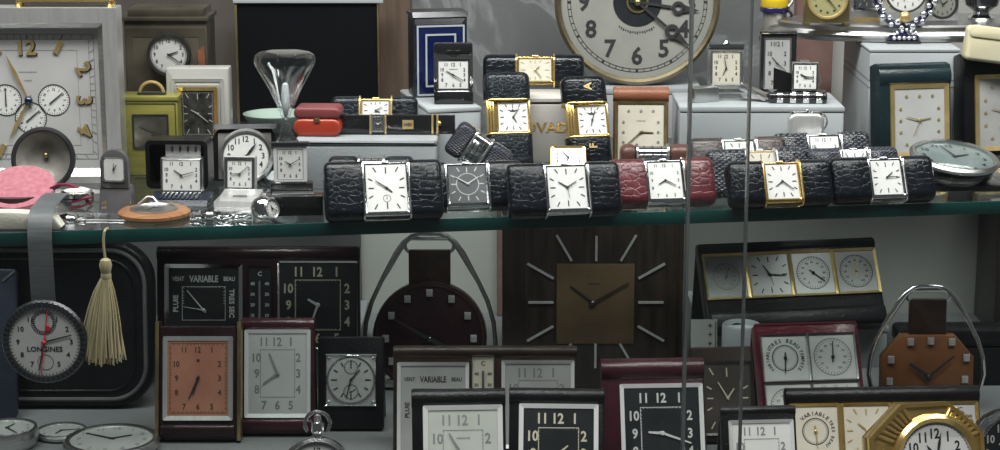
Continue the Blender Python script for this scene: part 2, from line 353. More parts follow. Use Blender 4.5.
def glyphs(t):
    if t in GL: return GL[t]
    c = bpy.data.curves.new('glyph', 'FONT'); c.body = t; c.align_x = 'CENTER'; c.align_y = 'CENTER'
    c.resolution_u = 2; c.size = 1.0; c.offset = 0.028; c.fill_mode = 'FRONT'
    o = bpy.data.objects.new('glyph', c); me = o.to_mesh()
    V = [(v.co.x, v.co.y) for v in me.vertices]; Fc = [tuple(p.vertices) for p in me.polygons]
    o.to_mesh_clear(); bpy.data.objects.remove(o); bpy.data.curves.remove(c)
    if V:
        zs = [b for a, b in V]; xs = [a for a, b in V]; mz = (max(zs)+min(zs))/2; mx = (max(xs)+min(xs))/2
        V = [(a-mx, b-mz) for a, b in V]
    GL[t] = (V, Fc); return GL[t]

def mesh_obj(name, mb, m, parent=None, scale=1.0, M=None, smooth=True):
    me = bpy.data.meshes.new(name)
    V = [Vector(v) for v in mb.v]
    if M is not None: V = [M @ v for v in V]
    me.from_pydata([v*scale for v in V], [], mb.f)
    bm = bmesh.new(); bm.from_mesh(me); bmesh.ops.recalc_face_normals(bm, faces=bm.faces); bm.to_mesh(me); bm.free()
    if smooth:
        me.shade_smooth(); me.set_sharp_from_angle(angle=R(38))
    me.materials.append(m)
    o = bpy.data.objects.new(name, me); COL.objects.link(o)
    if parent: o.parent = parent
    return o

class T:
    """one thing: an Empty at its base; its parts are laid out in picture-pixel units of that depth, then scaled to metres"""
    def __init__(s, name, label, cat, x0, x1, bot, z=0.0, rz=0.0, group=None, roll=0.0, p=None, tip=0.0, dy=0.0):
        s.p = p or G((x0+x1)/2, bot, z); s.u = unit(s.p); s.w = x1-x0; s.M = Matrix.Identity(4)
        if dy: s.p = s.p + Vector((0, dy, 0))
        o = bpy.data.objects.new(name, None); COL.objects.link(o); o.empty_display_size = 0.01
        o.location = s.p; o.rotation_euler = (R(-tip), R(roll), R(rz))
        o['label'] = label; o['category'] = cat
        if group: o['group'] = group
        s.o = o
    def tilt(s, deg, y=0.0, z=0.0, rz=0.0, ry=0.0, x=0.0):
        s.M = Matrix.Translation((x, y, z)) @ Matrix.Rotation(R(rz), 4, 'Z') @ Matrix.Rotation(R(ry), 4, 'Y') @ Matrix.Rotation(R(-deg), 4, 'X'); return s
    def add(s, name, mb, m, par=None, label=None, stuff=False):
        o = mesh_obj(name, mb, m() if callable(m) else m, par or s.o, s.u, s.M)
        if label: o['label'] = label
        if stuff: o['kind'] = 'stuff'
        return o
def elev(p): return math.degrees(math.atan2(CAM.z-p.z, p.y-CAM.y))

# ------------------------------------------------------------------ dials
A12 = ['12', '1', '2', '3', '4', '5', '6', '7', '8', '9', '10', '11']
def rect_pos(a, w, h):
    s_, c_ = math.sin(R(a)), math.cos(R(a)); k = min(w/2/max(1e-6, abs(s_)), h/2/max(1e-6, abs(c_)))
    return s_*k, c_*k
def num_pos(i, w, h):                             # numerals on a rectangular dial: three to each side
    x3, z3 = w/2, h/2
    return {0: (0, z3), 1: (x3*0.64, z3), 2: (x3, z3*0.5), 3: (x3, 0), 4: (x3, -z3*0.5), 5: (x3*0.64, -z3), 6: (0, -z3),
            7: (-x3*0.64, -z3), 8: (-x3, -z3*0.5), 9: (-x3, 0), 10: (-x3, z3*0.5), 11: (-x3*0.66, z3)}[i]
def hand(t, par, name, cx, cz, ang, ln, w, y, m, style='taper', tail=0.12):
    s_, c_ = math.sin(R(ang)), math.cos(R(ang)); mb = MB()
    def P(a, b): return (cx+s_*a+c_*b, cz+c_*a-s_*b)
    if style == 'spade':
        mb.poly([P(-ln*tail, -w*.3), P(ln*.55, -w*.3), P(ln*.55, w*.3), P(-ln*tail, w*.3)], y, 0.4)
        q = P(ln*.66, 0); mb.frame([(q[0]+w*1.5*math.cos(2*math.pi*k/20), q[1]+w*1.5*math.sin(2*math.pi*k/20)) for k in range(20)],
                                   [(q[0]+w*.7*math.cos(2*math.pi*k/20), q[1]+w*.7*math.sin(2*math.pi*k/20)) for k in range(20)], y-0.4, y)
        mb.poly([P(ln*.74, -w*.9), P(ln, 0), P(ln*.74, w*.9)], y, 0.4)
    elif style == 'leaf':
        mb.poly([P(-ln*tail, -w*.25), P(ln*.15, -w*.3), P(ln*.6, -w*.6), P(ln, 0), P(ln*.6, w*.6), P(ln*.15, w*.3), P(-ln*tail, w*.25)], y, 0.35)
    else:
        mb.poly([P(-ln*tail, -w*.5), P(ln, -w*.28), P(ln, w*.28), P(-ln*tail, w*.5)], y, 0.35)
    return t.add(name, mb, m, par)
def dial(t, cx, cz, w, h, y, m=white_dial, im=ink, rnd=False, nums='arab', size=None, pad=None, track=None, hands=(300, 60),
         hm=None, hw=None, style='taper', subs=(), brand=None, second=None, rr=0.0, hl=(0.5, 0.8), skip=(), radial=False, mark=None, bs=None, off=(0, 0), name='dial'):
    """a dial facing -y at depth y, with its print and hands as sub-parts"""
    P = circ(w/2, 40, cx, cz, h/2) if rnd else rrect(w, h, rr, 4, cx, cz)
    d = t.add(name, MB().prism(P, y, y+1.2, 'xz'), m)
    mn = min(w, h); size = size or mn*0.17; pad = size*0.75 if pad is None else pad
    pr = MB(); yp = y-0.12
    hx, hz = cx+off[0], cz+off[1]
    if nums == 'arab':
        for i in range(12):
            if i in skip: continue
            if rnd: a = R(30*i); x_, z_ = (w/2-pad)*math.sin(a), (h/2-pad)*math.cos(a)
            else: x_, z_ = num_pos(i, w-2*pad, h-2*pad)
            pr.txt(A12[i], size, cx+x_, cz+z_, yp, 30*i if radial else 0, 0.86)
    if nums in ('baton', 'dots'):
        for i in range(12):
            if i in skip: continue
            if rnd: q = lambda k: (k*w/2*math.sin(R(30*i)), k*h/2*math.cos(R(30*i)))
            else:
                ex, ez = rect_pos(30*i, w, h); q = lambda k: (k*ex, k*ez)
            if nums == 'baton':
                (x0, z0), (x1, z1) = q(0.68 if i % 3 else 0.62), q(0.88)
                pr.bar(cx+x0, cz+z0, cx+x1, cz+z1, mn*0.028, yp)
            else:
                x0, z0 = q(0.76); pr.poly(circ(mn*0.03, 8, cx+x0, cz+z0), yp, 0.5)
    if track:
        k = track; n = 60 if mn > 30 else 36
        for i in range(n):
            a = 360*i/n
            if rnd:
                x0, z0 = k*w/2*math.sin(R(a)), k*h/2*math.cos(R(a)); l = 0.955
            else:
                x0, z0 = rect_pos(a, k*w, k*h); l = 0.94
            pr.bar(cx+x0*l, cz+z0*l, cx+x0, cz+z0, mn*0.010, yp, 0.0)
        Po = circ(k*w/2, 40, cx, cz, k*h/2) if rnd else rrect(k*w, k*h, 0, 1, cx, cz)
        pr.frame(Po, inset(Po, mn*0.008), yp-0.02, yp)
    if brand:
        pr.fine(cx, cz+h*0.2, brand*mn, mn*0.035, yp, 8)
    if mark: mark(pr, yp)
    if pr.f: t.add('numerals' if nums == 'arab' else 'dial_print', pr, im, d)
    for (sx, sz, sr, a) in subs:
        sb = MB(); c2 = circ(sr, 24, cx+sx, cz+sz); sb.frame(c2, inset(c2, sr*0.09), yp-0.05, yp)
        for i in range(12):
            sb.bar(cx+sx+sr*.72*math.sin(R(30*i)), cz+sz+sr*.72*math.cos(R(30*i)), cx+sx+sr*.92*math.sin(R(30*i)), cz+sz+sr*.92*math.cos(R(30*i)), sr*.06, yp, 0.0)
        sb.bar(cx+sx-sr*.2*math.sin(R(a)), cz+sz-sr*.2*math.cos(R(a)), cx+sx+sr*.75*math.sin(R(a)), cz+sz+sr*.75*math.cos(R(a)), sr*.10, yp-0.2, 0.1)
        sb.poly(circ(sr*.12, 10, cx+sx, cz+sz), yp-0.3, 0.1)
        t.add('subdial', sb, im, d)
    hm = hm or im
    if hands:
        hw_ = hw or max(0.9, mn*0.035)
        hand(t, d, 'hour_hand', hx, hz, hands[0], mn/2*hl[0], hw_*1.2, y-0.7, hm, style)
        hand(t, d, 'minute_hand', hx, hz, hands[1], mn/2*hl[1], hw_, y-1.1, hm, style)
        t.add('hub', MB().prism(circ(max(1.0, mn*0.03), 14, hx, hz), y-1.9, y-0.3, 'xz', 0.3, 0), hm, d)
    if second is not None:
        hand(t, d, 'alarm_hand', hx, hz, second, mn/2*0.6, max(0.5, mn*0.015), y-1.4, hm)
    return d
def bezel(t, cx, cz, w, h, bw, y0, y1, m, r=1.0, slope=1.0, par=None, name='bezel'):
    return t.add(name, MB().frame(rrect(w, h, r, 3, cx, cz), rrect(w-2*bw, h-2*bw, max(0.2, r*0.5), 3, cx, cz), y0, y1, 'xz', slope), m, par)

# ------------------------------------------------------------------ builders
PW = 'folding purse watches on the glass shelf'
def cover(t, x0, x1, y0, y1, z0, z1, m, r, bev):
    """leather slide: rounded section run along x"""
    return t.add('leather_cover', MB().prism(rrect(y1-y0, z1-z0, r, 5, (y0+y1)/2, (z0+z1)/2), x0, x1, 'yz', bev, None, 4), m)
def purse_watch(label, x0, x1, top, bot, d0, d1, leather, rail, dm=white_dial, im=ink, z=0.0, tilt=30, rz=8.5, th=24, dspec=None, roll=0, p=None, bz=None, vertical=False, letters=None, dy=0):
    """slide-open purse watch: two leather covers drawn apart on rails with a square watch between them"""
    t = T('purse_watch', label, 'watch', x0, x1, bot, z, rz, PW, p=p, dy=dy)
    e = elev(t.p); dl = R(tilt-e); r = min(9.0, th*0.42); ts, tc = math.sin(R(tilt)), math.cos(R(tilt))
    ext = (bot-top-(th-r*0.9)*abs(math.sin(dl)))/math.cos(dl)
    if vertical: L, H = ext, x1-x0
    else: L, H = (x1-x0)/math.cos(R(rz)), ext
    cx = (x0+x1)/2; rc = 6.0 if vertical else r
    base = Matrix.Translation((0, -((th-rc)*tc+rc*ts), (th-rc)*ts+rc*(1-tc))) @ Matrix.Rotation(R(-tilt), 4, 'X')
    if vertical:
        t.M = base @ Matrix.Translation((0, 0, L/2)) @ Matrix.Rotation(R(-90), 4, 'Y') @ Matrix.Translation((0, 0, -H/2))
        mid = (bot-(d0+d1)/2-th*0.5*abs(math.sin(dl)))/math.cos(dl)-L/2; a, b = mid-(d1-d0)/2, mid+(d1-d0)/2
    else:
        t.M = base; k_ = math.cos(R(rz)); a, b = (d0-cx)/k_, (d1-cx)/k_
    rw = 1.7
    for xa, xb, b0, b1 in ((-L/2, a-rw, 6.5, 0.6), (b+rw, L/2, 0.6, 6.5)):
        t.add('leather_cover', MB().prism(rrect(th, H, r, 5, th/2, H/2), xa, xb, 'yz', b0, b1, 4), leather)
    for k in (a-rw/2, b+rw/2):
        t.add('rail', MB().prism(rrect(th+1.2, H+1.2, r, 5, th/2, H/2), k-rw/2, k+rw/2, 'yz', 0.5), rail)
    t.add('watch_body', MB().box(a, b, 4.6, th-3, 2.5, H-3.5, 0.8, 1.5), bz or rail)
    if vertical:   # dial drawn upright in the turned body
        M0 = t.M; t.M = t.M @ Matrix.Translation(((a+b)/2, 0, H/2)) @ Matrix.Rotation(R(90), 4, 'Y'); w, h = H-15, (b-a)-1; cz = 0.0; c_ = 4.5
    else: w, h = (b-a)-1.5, H-9; cz = H/2+0.2; c_ = (a+b)/2
    bezel(t, c_, cz, w, h, 1.3, 2.8, 5.2, bz or rail, 0.8, 0.7)
    ds = dict(nums='baton', hands=(305, 45)); ds.update(dspec or {})
    if vertical: ds['mark'] = lambda pr, y: pr.poly([(c_-6, cz+8), (c_-2, cz+5), (c_+2, cz+5), (c_+6, cz+8), (c_+1.5, cz+7), (c_, cz+8.5), (c_-1.5, cz+7)], y)
    if 'ring' in ds:
        rr_ = ds.pop('ring'); ds['mark'] = lambda pr, y: pr.frame(circ(rr_, 30, c_, cz), circ(rr_-.7, 30, c_, cz), y-.05, y)
    dial(t, c_, cz, w-2.4, h-2.4, 3.8, dm, im, **ds)
    if not vertical:
        t.add('slide_bar', MB().box(a+1, b-1, 7, th-6, H-4.5, H-2.6, 0.3), rail)
        t.add('winding_tab', MB().box((a+b)/2-3.5, (a+b)/2+3.5, 5, 9, H-4, H-1.4, 0.5, 0.8), rail)
    else:
        t.M = M0
        for k in (H-2.4, H-5.2, H-8.0): t.add('slide_bar', MB().box(a, b, 1.6, 5.0, k-1.0, k+1.0, 0.4), rail)
        t.add('slide_bar', MB().box(a, b, 3.0, 5.0, 1.6, 3.2, 0.3), rail)
        t.M = M0 @ Matrix.Rotation(R(90), 4, 'Y')
        if letters:
            for s_, along in letters:
                t.add('monogram', MB().txt(s_, 11, -H/2+2, along, -0.5, -90), gold_soft)
    t.M = Matrix.Identity(4)
    hk = (H if not vertical else L)*tc*0.55; yk = hk*ts/tc
    t.add('kickstand', MB().tube([(-9, yk, hk), (-9, yk+hk*.35, 0.8), (9, yk+hk*.35, 0.8), (9, yk, hk)], 0.8, 6), steel)
    return t

def slab(t, W_, H, d, m, y=0.0, r=2.5, bev=1.4, z0=0.0, name='case', cx=0.0):
    return t.add(name, MB().prism(rrect(W_, H, r, 3, cx, z0+H/2), y, y+d, 'xz', bev), m)
TC = 'folding travel clocks on the lower deck'
def travel_clock(name, label, x0, x1, top, bot, case, bez, dspecs, z=-0.17, tilt=18, rz=0, d=11, roll_r=0.0, group=None, flap=True, cat='clock', rolls=0, base=0, base_m=None, bl=0, dy=0, piping=None, low_roll=0):
    """leather travel clock leaning back on its rear flap. dspecs: (cx, cz_from_top, w, h, bezel width, dict) in face pixels"""
    t = T(name, label, cat, x0, x1, bot, z, rz, group, dy=dy); e = elev(t.p)
    H = (bot-top)/math.cos(R(tilt-e)); W_ = (x1-x0)
    t.tilt(tilt, 0, d*math.sin(R(tilt))); slab(t, W_, H, d, case)
    if roll_r:
        prof = circ(roll_r, 24, d/2-1.5, H-roll_r*0.9)
        t.add('rolled_top', MB().prism(prof, -W_/2-0.3, W_/2+0.3, 'yz', 1.0), case)
    if piping: t.add('piping', MB().frame(rrect(W_+1, H+1, 3, 3, 0, H/2), rrect(W_-3, H-3, 2, 3, 0, H/2), -1.0, 0.4), piping)
    if low_roll: t.add('lower_roll', MB().prism(rrect(low_roll*1.6, low_roll*2.2, low_roll*.6, 4, -low_roll*.2, low_roll*1.1), -W_/2+2, W_/2-2, 'yz', 2), case)
    for (cx, ct, w, h, bw, ds) in dspecs:
        cz = H-ct
        ds = dict(ds); b = ds.pop('bez', bez); rr = ds.pop('bz_r', 1.5)
        bezel(t, cx, cz, w, h, bw, -2.6, 0.3, b, rr, 1.4)
        fn = ds.pop('fn', None)
        if fn: fn(t, cx, cz, w-2*bw, h-2*bw)
        else: dial(t, cx, cz, w-2*bw, h-2*bw, -0.4, **ds)
    if flap:
        back = min(tilt, 9); L = H*math.cos(R(tilt))/math.cos(R(back))*0.985
        yb = H*math.sin(R(tilt))+L*math.sin(R(back))+d*1.0
        t.M = Matrix.Translation((0, yb, 3*math.sin(R(back)))) @ Matrix.Rotation(R(back), 4, 'X')
        slab(t, W_*0.98, L, 3, case, -3, 2.5, 0.8, 0, 'rear_flap')
    if base:
        t.M = Matrix.Identity(4)
        t.add('front_flap', MB().box(-W_/2, W_/2, -base, -0.5, 0, bl or 4, 1.0, 1.5), base_m or case)
    t.M = Matrix.Identity(4)
    return t

# ------------------------------------------------------------------ the setting
ZF = -0.17                                       # lower deck
YB = 0.42                                        # back wall
EDGE_Y0, EDGE_K = 0.0216, 0.150                  # front edge of the glass shelf: y = Y0 + K x
ANG = math.degrees(math.atan(EDGE_K))
def struct(name, mb, m, parent=None, loc=(0, 0, 0), rz=0.0):
    o = mesh_obj(name, mb, m, parent)
    o.location = loc; o.rotation_euler = (0, 0, R(rz))
    if not parent: o['kind'] = 'structure'
    return o
wall_upper = mat('marbled_grey_satin', (0.30, 0.31, 0.32), 0.42, sheen=0.2, build=f_marble((0.15, 0.155, 0.157), (0.24, 0.25, 0.255), 9))
wall_low = mat('pale_grey_wall', (0.42, 0.42, 0.40), 0.6, build=f_noise((0.35, 0.345, 0.325), (0.40, 0.395, 0.375), 6))
deck_m = mat('grey_deck_paper', (0.40, 0.41, 0.42), 0.55, build=f_noise((0.16, 0.165, 0.17), (0.20, 0.205, 0.21), 10))
struct('floor', MB().box(-0.75, 0.75, -0.13, YB, ZF-0.02, ZF), deck_m)
struct('wall_back', MB().box(-0.75, 0.75, YB, YB+0.02, ZF-0.02, 0.62), wall_low)
# marbled grey covering hung over the upper middle of the back wall
p0, p1 = D(412, 0, YB), D(770, 0, YB)
struct('trim_1', MB().box(p0.x, p1.x, YB-0.006, YB, -0.01, 0.6), wall_upper)
p0, p1 = D(379, 0, YB), D(412, 0, YB)
struct('trim_2', MB().box(p0.x, p1.x, YB-0.016, YB, -0.01, 0.6, 0.002), brown_wood())
p0, p1 = D(794, 0, YB), D(832, 0, YB)
struct('trim_3', MB().box(p0.x, p1.x, YB-0.014, YB, -0.01, 0.6, 0.002), rose_wood())
p0, p1 = D(497, 300, YB), D(511, 300, YB)
struct('trim_4', MB().box(p0.x, p1.x, YB-0.012, YB, ZF, -0.02, 0.002), rose_wood())
left_dark = mat('dusky_brown_paper', (0.075, 0.065, 0.058), 0.55, build=f_noise((0.06, 0.052, 0.046), (0.095, 0.082, 0.072), 12))
p0, p1 = D(-60, 0, YB), D(250, 0, YB)
struct('trim_5', MB().box(p0.x, p1.x, YB-0.008, YB, -0.01, 0.6), left_dark)
p0, p1 = D(-60, 300, YB), D(362, 300, YB)
struct('trim_6', MB().box(p0.x, p1.x, YB-0.008, YB, ZF, -0.02), mat('charcoal_paper', (0.07, 0.07, 0.072), 0.6, build=f_noise((0.058, 0.058, 0.06), (0.085, 0.085, 0.088), 10)))
p0 = D(992, 300, 0.36)
struct('trim_7', MB().box(p0.x, p0.x+0.03, 0.35, YB-0.001, ZF, -0.02, 0.002), dark_wood())

# glass shelf
t = T('glass_shelf', 'thick clear glass shelf with a sea green front edge across the case', 'shelf', 0, 0, 0, p=Vector((0, EDGE_Y0, -0.008)), rz=ANG)
t.u = 1.0
ca, sa = math.cos(R(ANG)), math.sin(R(ANG))
def to_shelf(x_, y_): q_ = (x_, y_-EDGE_Y0); return (q_[0]*ca+q_[1]*sa, -q_[0]*sa+q_[1]*ca)
t.add('glass_plate', MB().prism([(-0.72, 0.0012), (0.72, 0.0012), to_shelf(0.71, 0.414), to_shelf(-0.71, 0.414)], 0, 0.008, 'xy'), shelf_glass)
t.add('front_edge', MB().prism(rrect(0.0012, 0.0084, 0.0005, 2, 0.0006, 0.004), -0.72, 0.72, 'yz'), shelf_edge)

# sliding window panes in front
def pane(n, xa, xb, y, ex, ew, ed):
    t = bpy.data.objects.new('window_%d' % n, None); COL.objects.link(t); t['kind'] = 'structure'
    t.location = (0, y, 0); t.rotation_euler = (0, 0, R(ANG)); t.empty_display_size = 0.01
    mesh_obj('glass_pane', MB().box(xa, xb, 0, 0.005, ZF-0.01, 0.55), pane_glass(), t)
    mesh_obj('pane_edge', MB().box(ex-ew/2, ex+ew/2, -0.0004, 0.0004+ed, ZF-0.01, 0.55, 0.0002), pane_edge(), t)
q = D(687, 225, -0.075); c = math.cos(R(ANG))
pane(1, q.x/c, 0.74, -0.092, q.x/c+0.0007, 0.0014, 0.005)
q = D(748, 225, -0.060)
pane(2, -0.74, q.x/c, -0.080, q.x/c-0.0004, 0.0008, 0.005)

# ------------------------------------------------------------------ upper shelf, left end
def easel(t, x, y0, z1, w, m):
    t.add('rear_strut', MB().prism([(y0, 0), (y0+2.5, 0), (y0-z1*0.25+2.5, z1), (y0-z1*0.25, z1)], x-w/2, x+w/2, 'yz'), m)

def chrome_desk_clock():
    t = T('desk_clock', 'large square nickel desk clock with gilt numerals and small subsidiary dials', 'clock', -60, 123, 183, 0)
    H = 175; W_ = 183
    fr = MB().frame(rrect(W_, H, 1.5, 2, 0, H/2), rrect(W_-28, H-21, 1, 2, 0, H/2-4), 0, 30, 'xz', 0)
    t.add('frame', fr, satin)
    t.add('inner_step', MB().frame(rrect(W_-28, H-21, 1, 2, 0, H/2-4), rrect(W_-42, H-34, 1, 2, 0, H/2-4), 3, 26, 'xz', 7), steel)
    t.add('back_plate', MB().box(-W_/2+2, W_/2-2, 26, 32, 2, H-2), steel)
    cz = 82; y = 12
    d = t.add('dial', MB().box(-71, 71, y, y+3, 12, H-20), silver_dial)
    tr = MB(); Po = rrect(132, 126, 0, 1, 0, cz+3); tr.frame(Po, inset(Po, .6), y-.2, y-.1); tr.frame(inset(Po, 5), inset(Po, 5.5), y-.2, y-.1)
    Po2 = rrect(98, 96, 0, 1, 0, cz+2); tr.frame(Po2, inset(Po2, .35), y-.2, y-.1)
    for i in range(60):
        x_, z_ = rect_pos(6*i, 130, 124); tr.bar(x_*.93, cz+3+z_*.93, x_, cz+3+z_, 1.6 if i % 5 == 0 else .7, y-.1, 0.1)
    tr.fine(-1, cz+28, 19, 1.6, y-.15, 11); tr.fine(-1, cz+19.5, 8, 1.8, y-.15, 4)
    t.add('minute_track', tr, grey_ink, d)
    for s_, x_, z_, rot, sz in (('12', 0, 53, 0, 21), ('2', 55, 32, 60, 21), ('3', 54, 0, 90, 21), ('4', 54, -30, 120, 21), ('10', -55, 32, -60, 21), ('9', -54, 0, -90, 21), ('8', -54, -30, -120, 21), ('6', 0, -51, 180, 21)):
        nb = MB().txt(s_, sz, x_, cz+z_, y-1.5, rot); nb.v += [(a, y-0.2, c_) for a, b_, c_ in nb.v]
        o = t.add('numeral', MB().txt(s_, sz*1.05, x_+0.8, cz+z_-0.8, y-0.3, rot), ink, d)  # painted drop shadow: dark copy offset behind each gilt numeral
        t.add('numeral', MB().txt(s_, sz, x_, cz+z_, y-1.5, rot), gold_soft, d)
    for x_, z_, a in ((31, 53, 30), (-31, 53, -30), (31, -51, 150), (-31, -51, -150)):
        s_, c_ = math.sin(R(a)), math.cos(R(a))
        t.add('numeral', MB().bar(x_-s_*7, cz+z_-c_*7, x_+s_*7, cz+z_+c_*7, 5, y-.3, 1.4), gold_soft, d)
    for x_, z_, a in ((-24, 0, 0), (24, 0, 50), (0, -18, 50)):
        sb = MB(); c2 = circ(16, 32, x_, cz+z_); sb.frame(c2, inset(c2, 0.8), y-.4, y-.1)
        for i in range(36): sb.bar(x_+13*math.sin(R(10*i)), cz+z_+13*math.cos(R(10*i)), x_+15*math.sin(R(10*i)), cz+z_+15*math.cos(R(10*i)), .4, y-.1, .1)
        for i in range(12): sb.txt(A12[i], 3.4, x_+10.6*math.sin(R(30*i)), cz+z_+10.6*math.cos(R(30*i)), y-.15, 30*i)
        sd = t.add('subdial', MB().poly(c2, y-.05), white_dial, d)
        t.add('subdial_print', sb, ink, d)
        hand(t, d, 'subdial_hand', x_, cz+z_, a, 12, 1.4, y-.6, ink, 'taper', 0.5)
    hand(t, d, 'minute_hand', -1, cz, -24, 52, 3.2, y-2.2, gold_soft, 'leaf')
    hand(t, d, 'hour_hand', -1, cz, 208, 47, 3.4, y-1.6, gold_soft, 'leaf')
    t.add('hub', MB().ball(-1, y-2.5, cz, 4.2, 14, 10), blue_steel, d)
chrome_desk_clock()

def gilt_case():
    zt = 0.1
    pt = G(70, 12, 0)
    # stands on the nickel clock
    base = G(31.5, 183, 0); u = unit(base); top = base.z+175*u
    t = T('glass_casket', 'gilt framed glass casket standing on top of the nickel desk clock', 'casket', 22, 119, 0, p=Vector((base.x+39*u, base.y+8*u, top)))
    for x_ in (-46, 46):
        for y_ in (2, 17):
            t.add('foot', MB().lathe([(2.8, 0), (3.2, 1.4), (1.8, 3), (2.0, 5)], 12, 'z', x_, y_, 0), gold)
    t.add('base_plate', MB().box(-48, 48, 0, 19, 5, 7.5, 0.5), gold)
    for x_ in (-46, 46):
        for y_ in (2, 17): t.add('corner_post', MB().lathe([(1.5, 7.5), (1.5, 60)], 10, 'z', x_, y_, 0), gold)
    t.add('glass_front', MB().box(-44, 44, 1.5, 2.5, 7.5, 60), lens_glass)
    t.add('backing', MB().box(-44, 44, 16, 17.4, 7.5, 60), mat('dark_brown_velvet', (0.05, 0.03, 0.025), 0.8, build=f_noise((0.04, 0.024, 0.02), (0.06, 0.036, 0.03), 40)))
    t.add('lid', MB().box(-48, 48, 0, 19, 60, 63, 0.6), gold)
gilt_case()

def bronze_clock():
    t = T('mantel_clock', 'dark bronze mantel clock with a small round white dial and stepped top', 'clock', 126, 211, 163, 0)
    t.add('case', MB().box(-40, 42, 4, 60, 0, 142, 1.2), bronze)
    t.add('stepped_top', MB().box(-45, 44, 1, 62, 142, 146, 0.8), bronze)
    t.add('stepped_top', MB().box(-36, 39, 6, 58, 146, 153, 0.8), bronze)
    t.add('front_panel', MB().frame(rrect(78, 130, 1, 2, 1, 70), rrect(66, 108, 1, 2, 1, 72), 2.6, 4.2, 'xz', 1.0), bronze)
    rp = MB().poly([(32, 112), (39, 118), (39.5, 84), (30, 80), (27, 88), (33, 94)], 3.2, 0.5)
    t.add('copper_patch', rp, rust)
    t.add('dial_ring', MB().lathe([(17.5, 3.5), (18.5, -2.0), (21, -2.4), (22, 3.5)], 40, 'y', 4, 0, 109), gunmetal)
    dial(t, 4, 109, 36, 36, 0.6, silver_dial, rnd=True, size=5.5, hands=(72, 126), hl=(.55, .8), track=.96)
bronze_clock()

def lime_clock():
    t = T('carriage_clock', 'lime yellow brass carriage clock with dark window and loop handle', 'clock', 125, 180, 177, 0)
    t.add('case', MB().box(-27.5, 27.5, 0, 34, 0, 77, 1), olive_brass)
    t.add('top_plate', MB().box(-28.5, 28.5, -1, 35, 77, 81, 0.6), olive_brass)
    pts = [(-12*math.cos(R(a)), 14, 82+12*math.sin(R(a))) for a in range(0, 181, 15)]
    h = t.add('handle', MB().tube(pts, 1.6, 8), gold_soft)
    t.add('hinge', MB().box(-14, 14, 11, 17, 81, 83.5, 0.6), ink, h)
    t.add('panel_line', MB().frame(rrect(51, 73, 0, 1, 0, 38), rrect(49.6, 71.6, 0, 1, 0, 38), -0.4, 0), ink)
    bezel(t, 0, 46, 36, 35, 1.6, -1.0, 0.2, gunmetal, .4, .3)
    d = dial(t, 0, 46, 33, 32, -0.2, smoke_dial, ink, nums=None, hands=(292, 112), hl=(.75, .8), hw=1.2)
    return t
lime_clock()

def ivory_clock():
    t = T('table_clock', 'ivory lacquered stepped frame clock with bright gilt bezel and dark dial', 'clock', 170, 230, 172, 0)
    t.add('case', MB().box(-31, 31, 2, 26, 0, 104, 1.2, 1), ivory_box)
    for k, (w, y) in enumerate(((52, 0.6), (44, -0.8))):
        t.add('raised_step', MB().frame(rrect(w, w*1.62, 1, 2, 0, 52), rrect(w-7, w*1.62-7, 1, 2, 0, 52), y, 3, 'xz', 0.8), ivory_box)
    bezel(t, 0, 59, 40, 54, 4, -2.4, 1.5, gold, 1, 1.6)
    dial(t, 0, 59, 32, 46, 0.2, mat('dark_skeleton_dial', (0.06, 0.06, 0.055), 0.35, 0.5, build=f_noise((0.03, 0.03, 0.028), (0.11, 0.11, 0.10), 120)), grey_dial, nums='baton', track=.93, hands=(300, 130))
ivory_clock()

# tarnished bowl leaning on the nickel clock
t = T('metal_bowl', 'round tarnished pewter bowl leaning against the nickel desk clock', 'bowl', 14, 77, 190, 0)
t.tilt(12, 0, 31.5)
t.add('bowl', MB().lathe([(31.5, -4), (32, -2), (28, 5), (20, 11), (10, 14), (0.01, 14.5)], 48, 'y', caps=False), pewter)
t.add('rim', MB().lathe([(27, -4.2), (29, -5.2), (31.8, -4.6), (32.3, -2.5), (30.5, -1), (28, -2.5), (27, -4.2)], 48, 'y'), gunmetal)
t.add('inner_dish', MB().lathe([(27.5, -3), (25, 2), (17, 8), (8, 11), (0.01, 11.4)], 48, 'y', caps=False), pewter)
t.add('clapper_nut', MB().ball(0, 8.5, 4, 3, 10, 8), brass)
t.add('clapper_nut', MB().ball(2, 7, -14, 2.2, 10, 8), gunmetal)

# pink velvet pad on its dark round stand
t = T('velvet_pad', 'pink velvet oval display pad on a dark brown round stand', 'display pad', -24, 52, 209, 0)
t.tilt(0, 22); t.add('stand', MB().lathe([(31, 0), (32, 2), (31, 8), (30, 12)], 36), cup_dark)
t.tilt(-24, 22, 14)
t.add('cushion', MB().lathe([(36.5, 0), (38, 2.2), (36.8, 5.4), (30, 6.6), (0.01, 7.2)], 48), pink)

# cream leather strap under the ribbon
t = T('watch_strap', 'broad cream leather strap lying folded on the glass shelf', 'strap', -20, 58, 231, 0)
pr = [(-44, 0), (40, 0), (42, 3), (36, 12), (18, 17), (-10, 18.5), (-44, 18)]
t.add('strap_fold', MB().prism([(x_, z_) for x_, z_ in pr], 4, 22, 'xz', 2.0), cream_leather)
t.add('under_plate', MB().prism(rrect(130, 26, 12, 6, 8, 14), -0.0, 0.6, 'xy'), gunmetal)

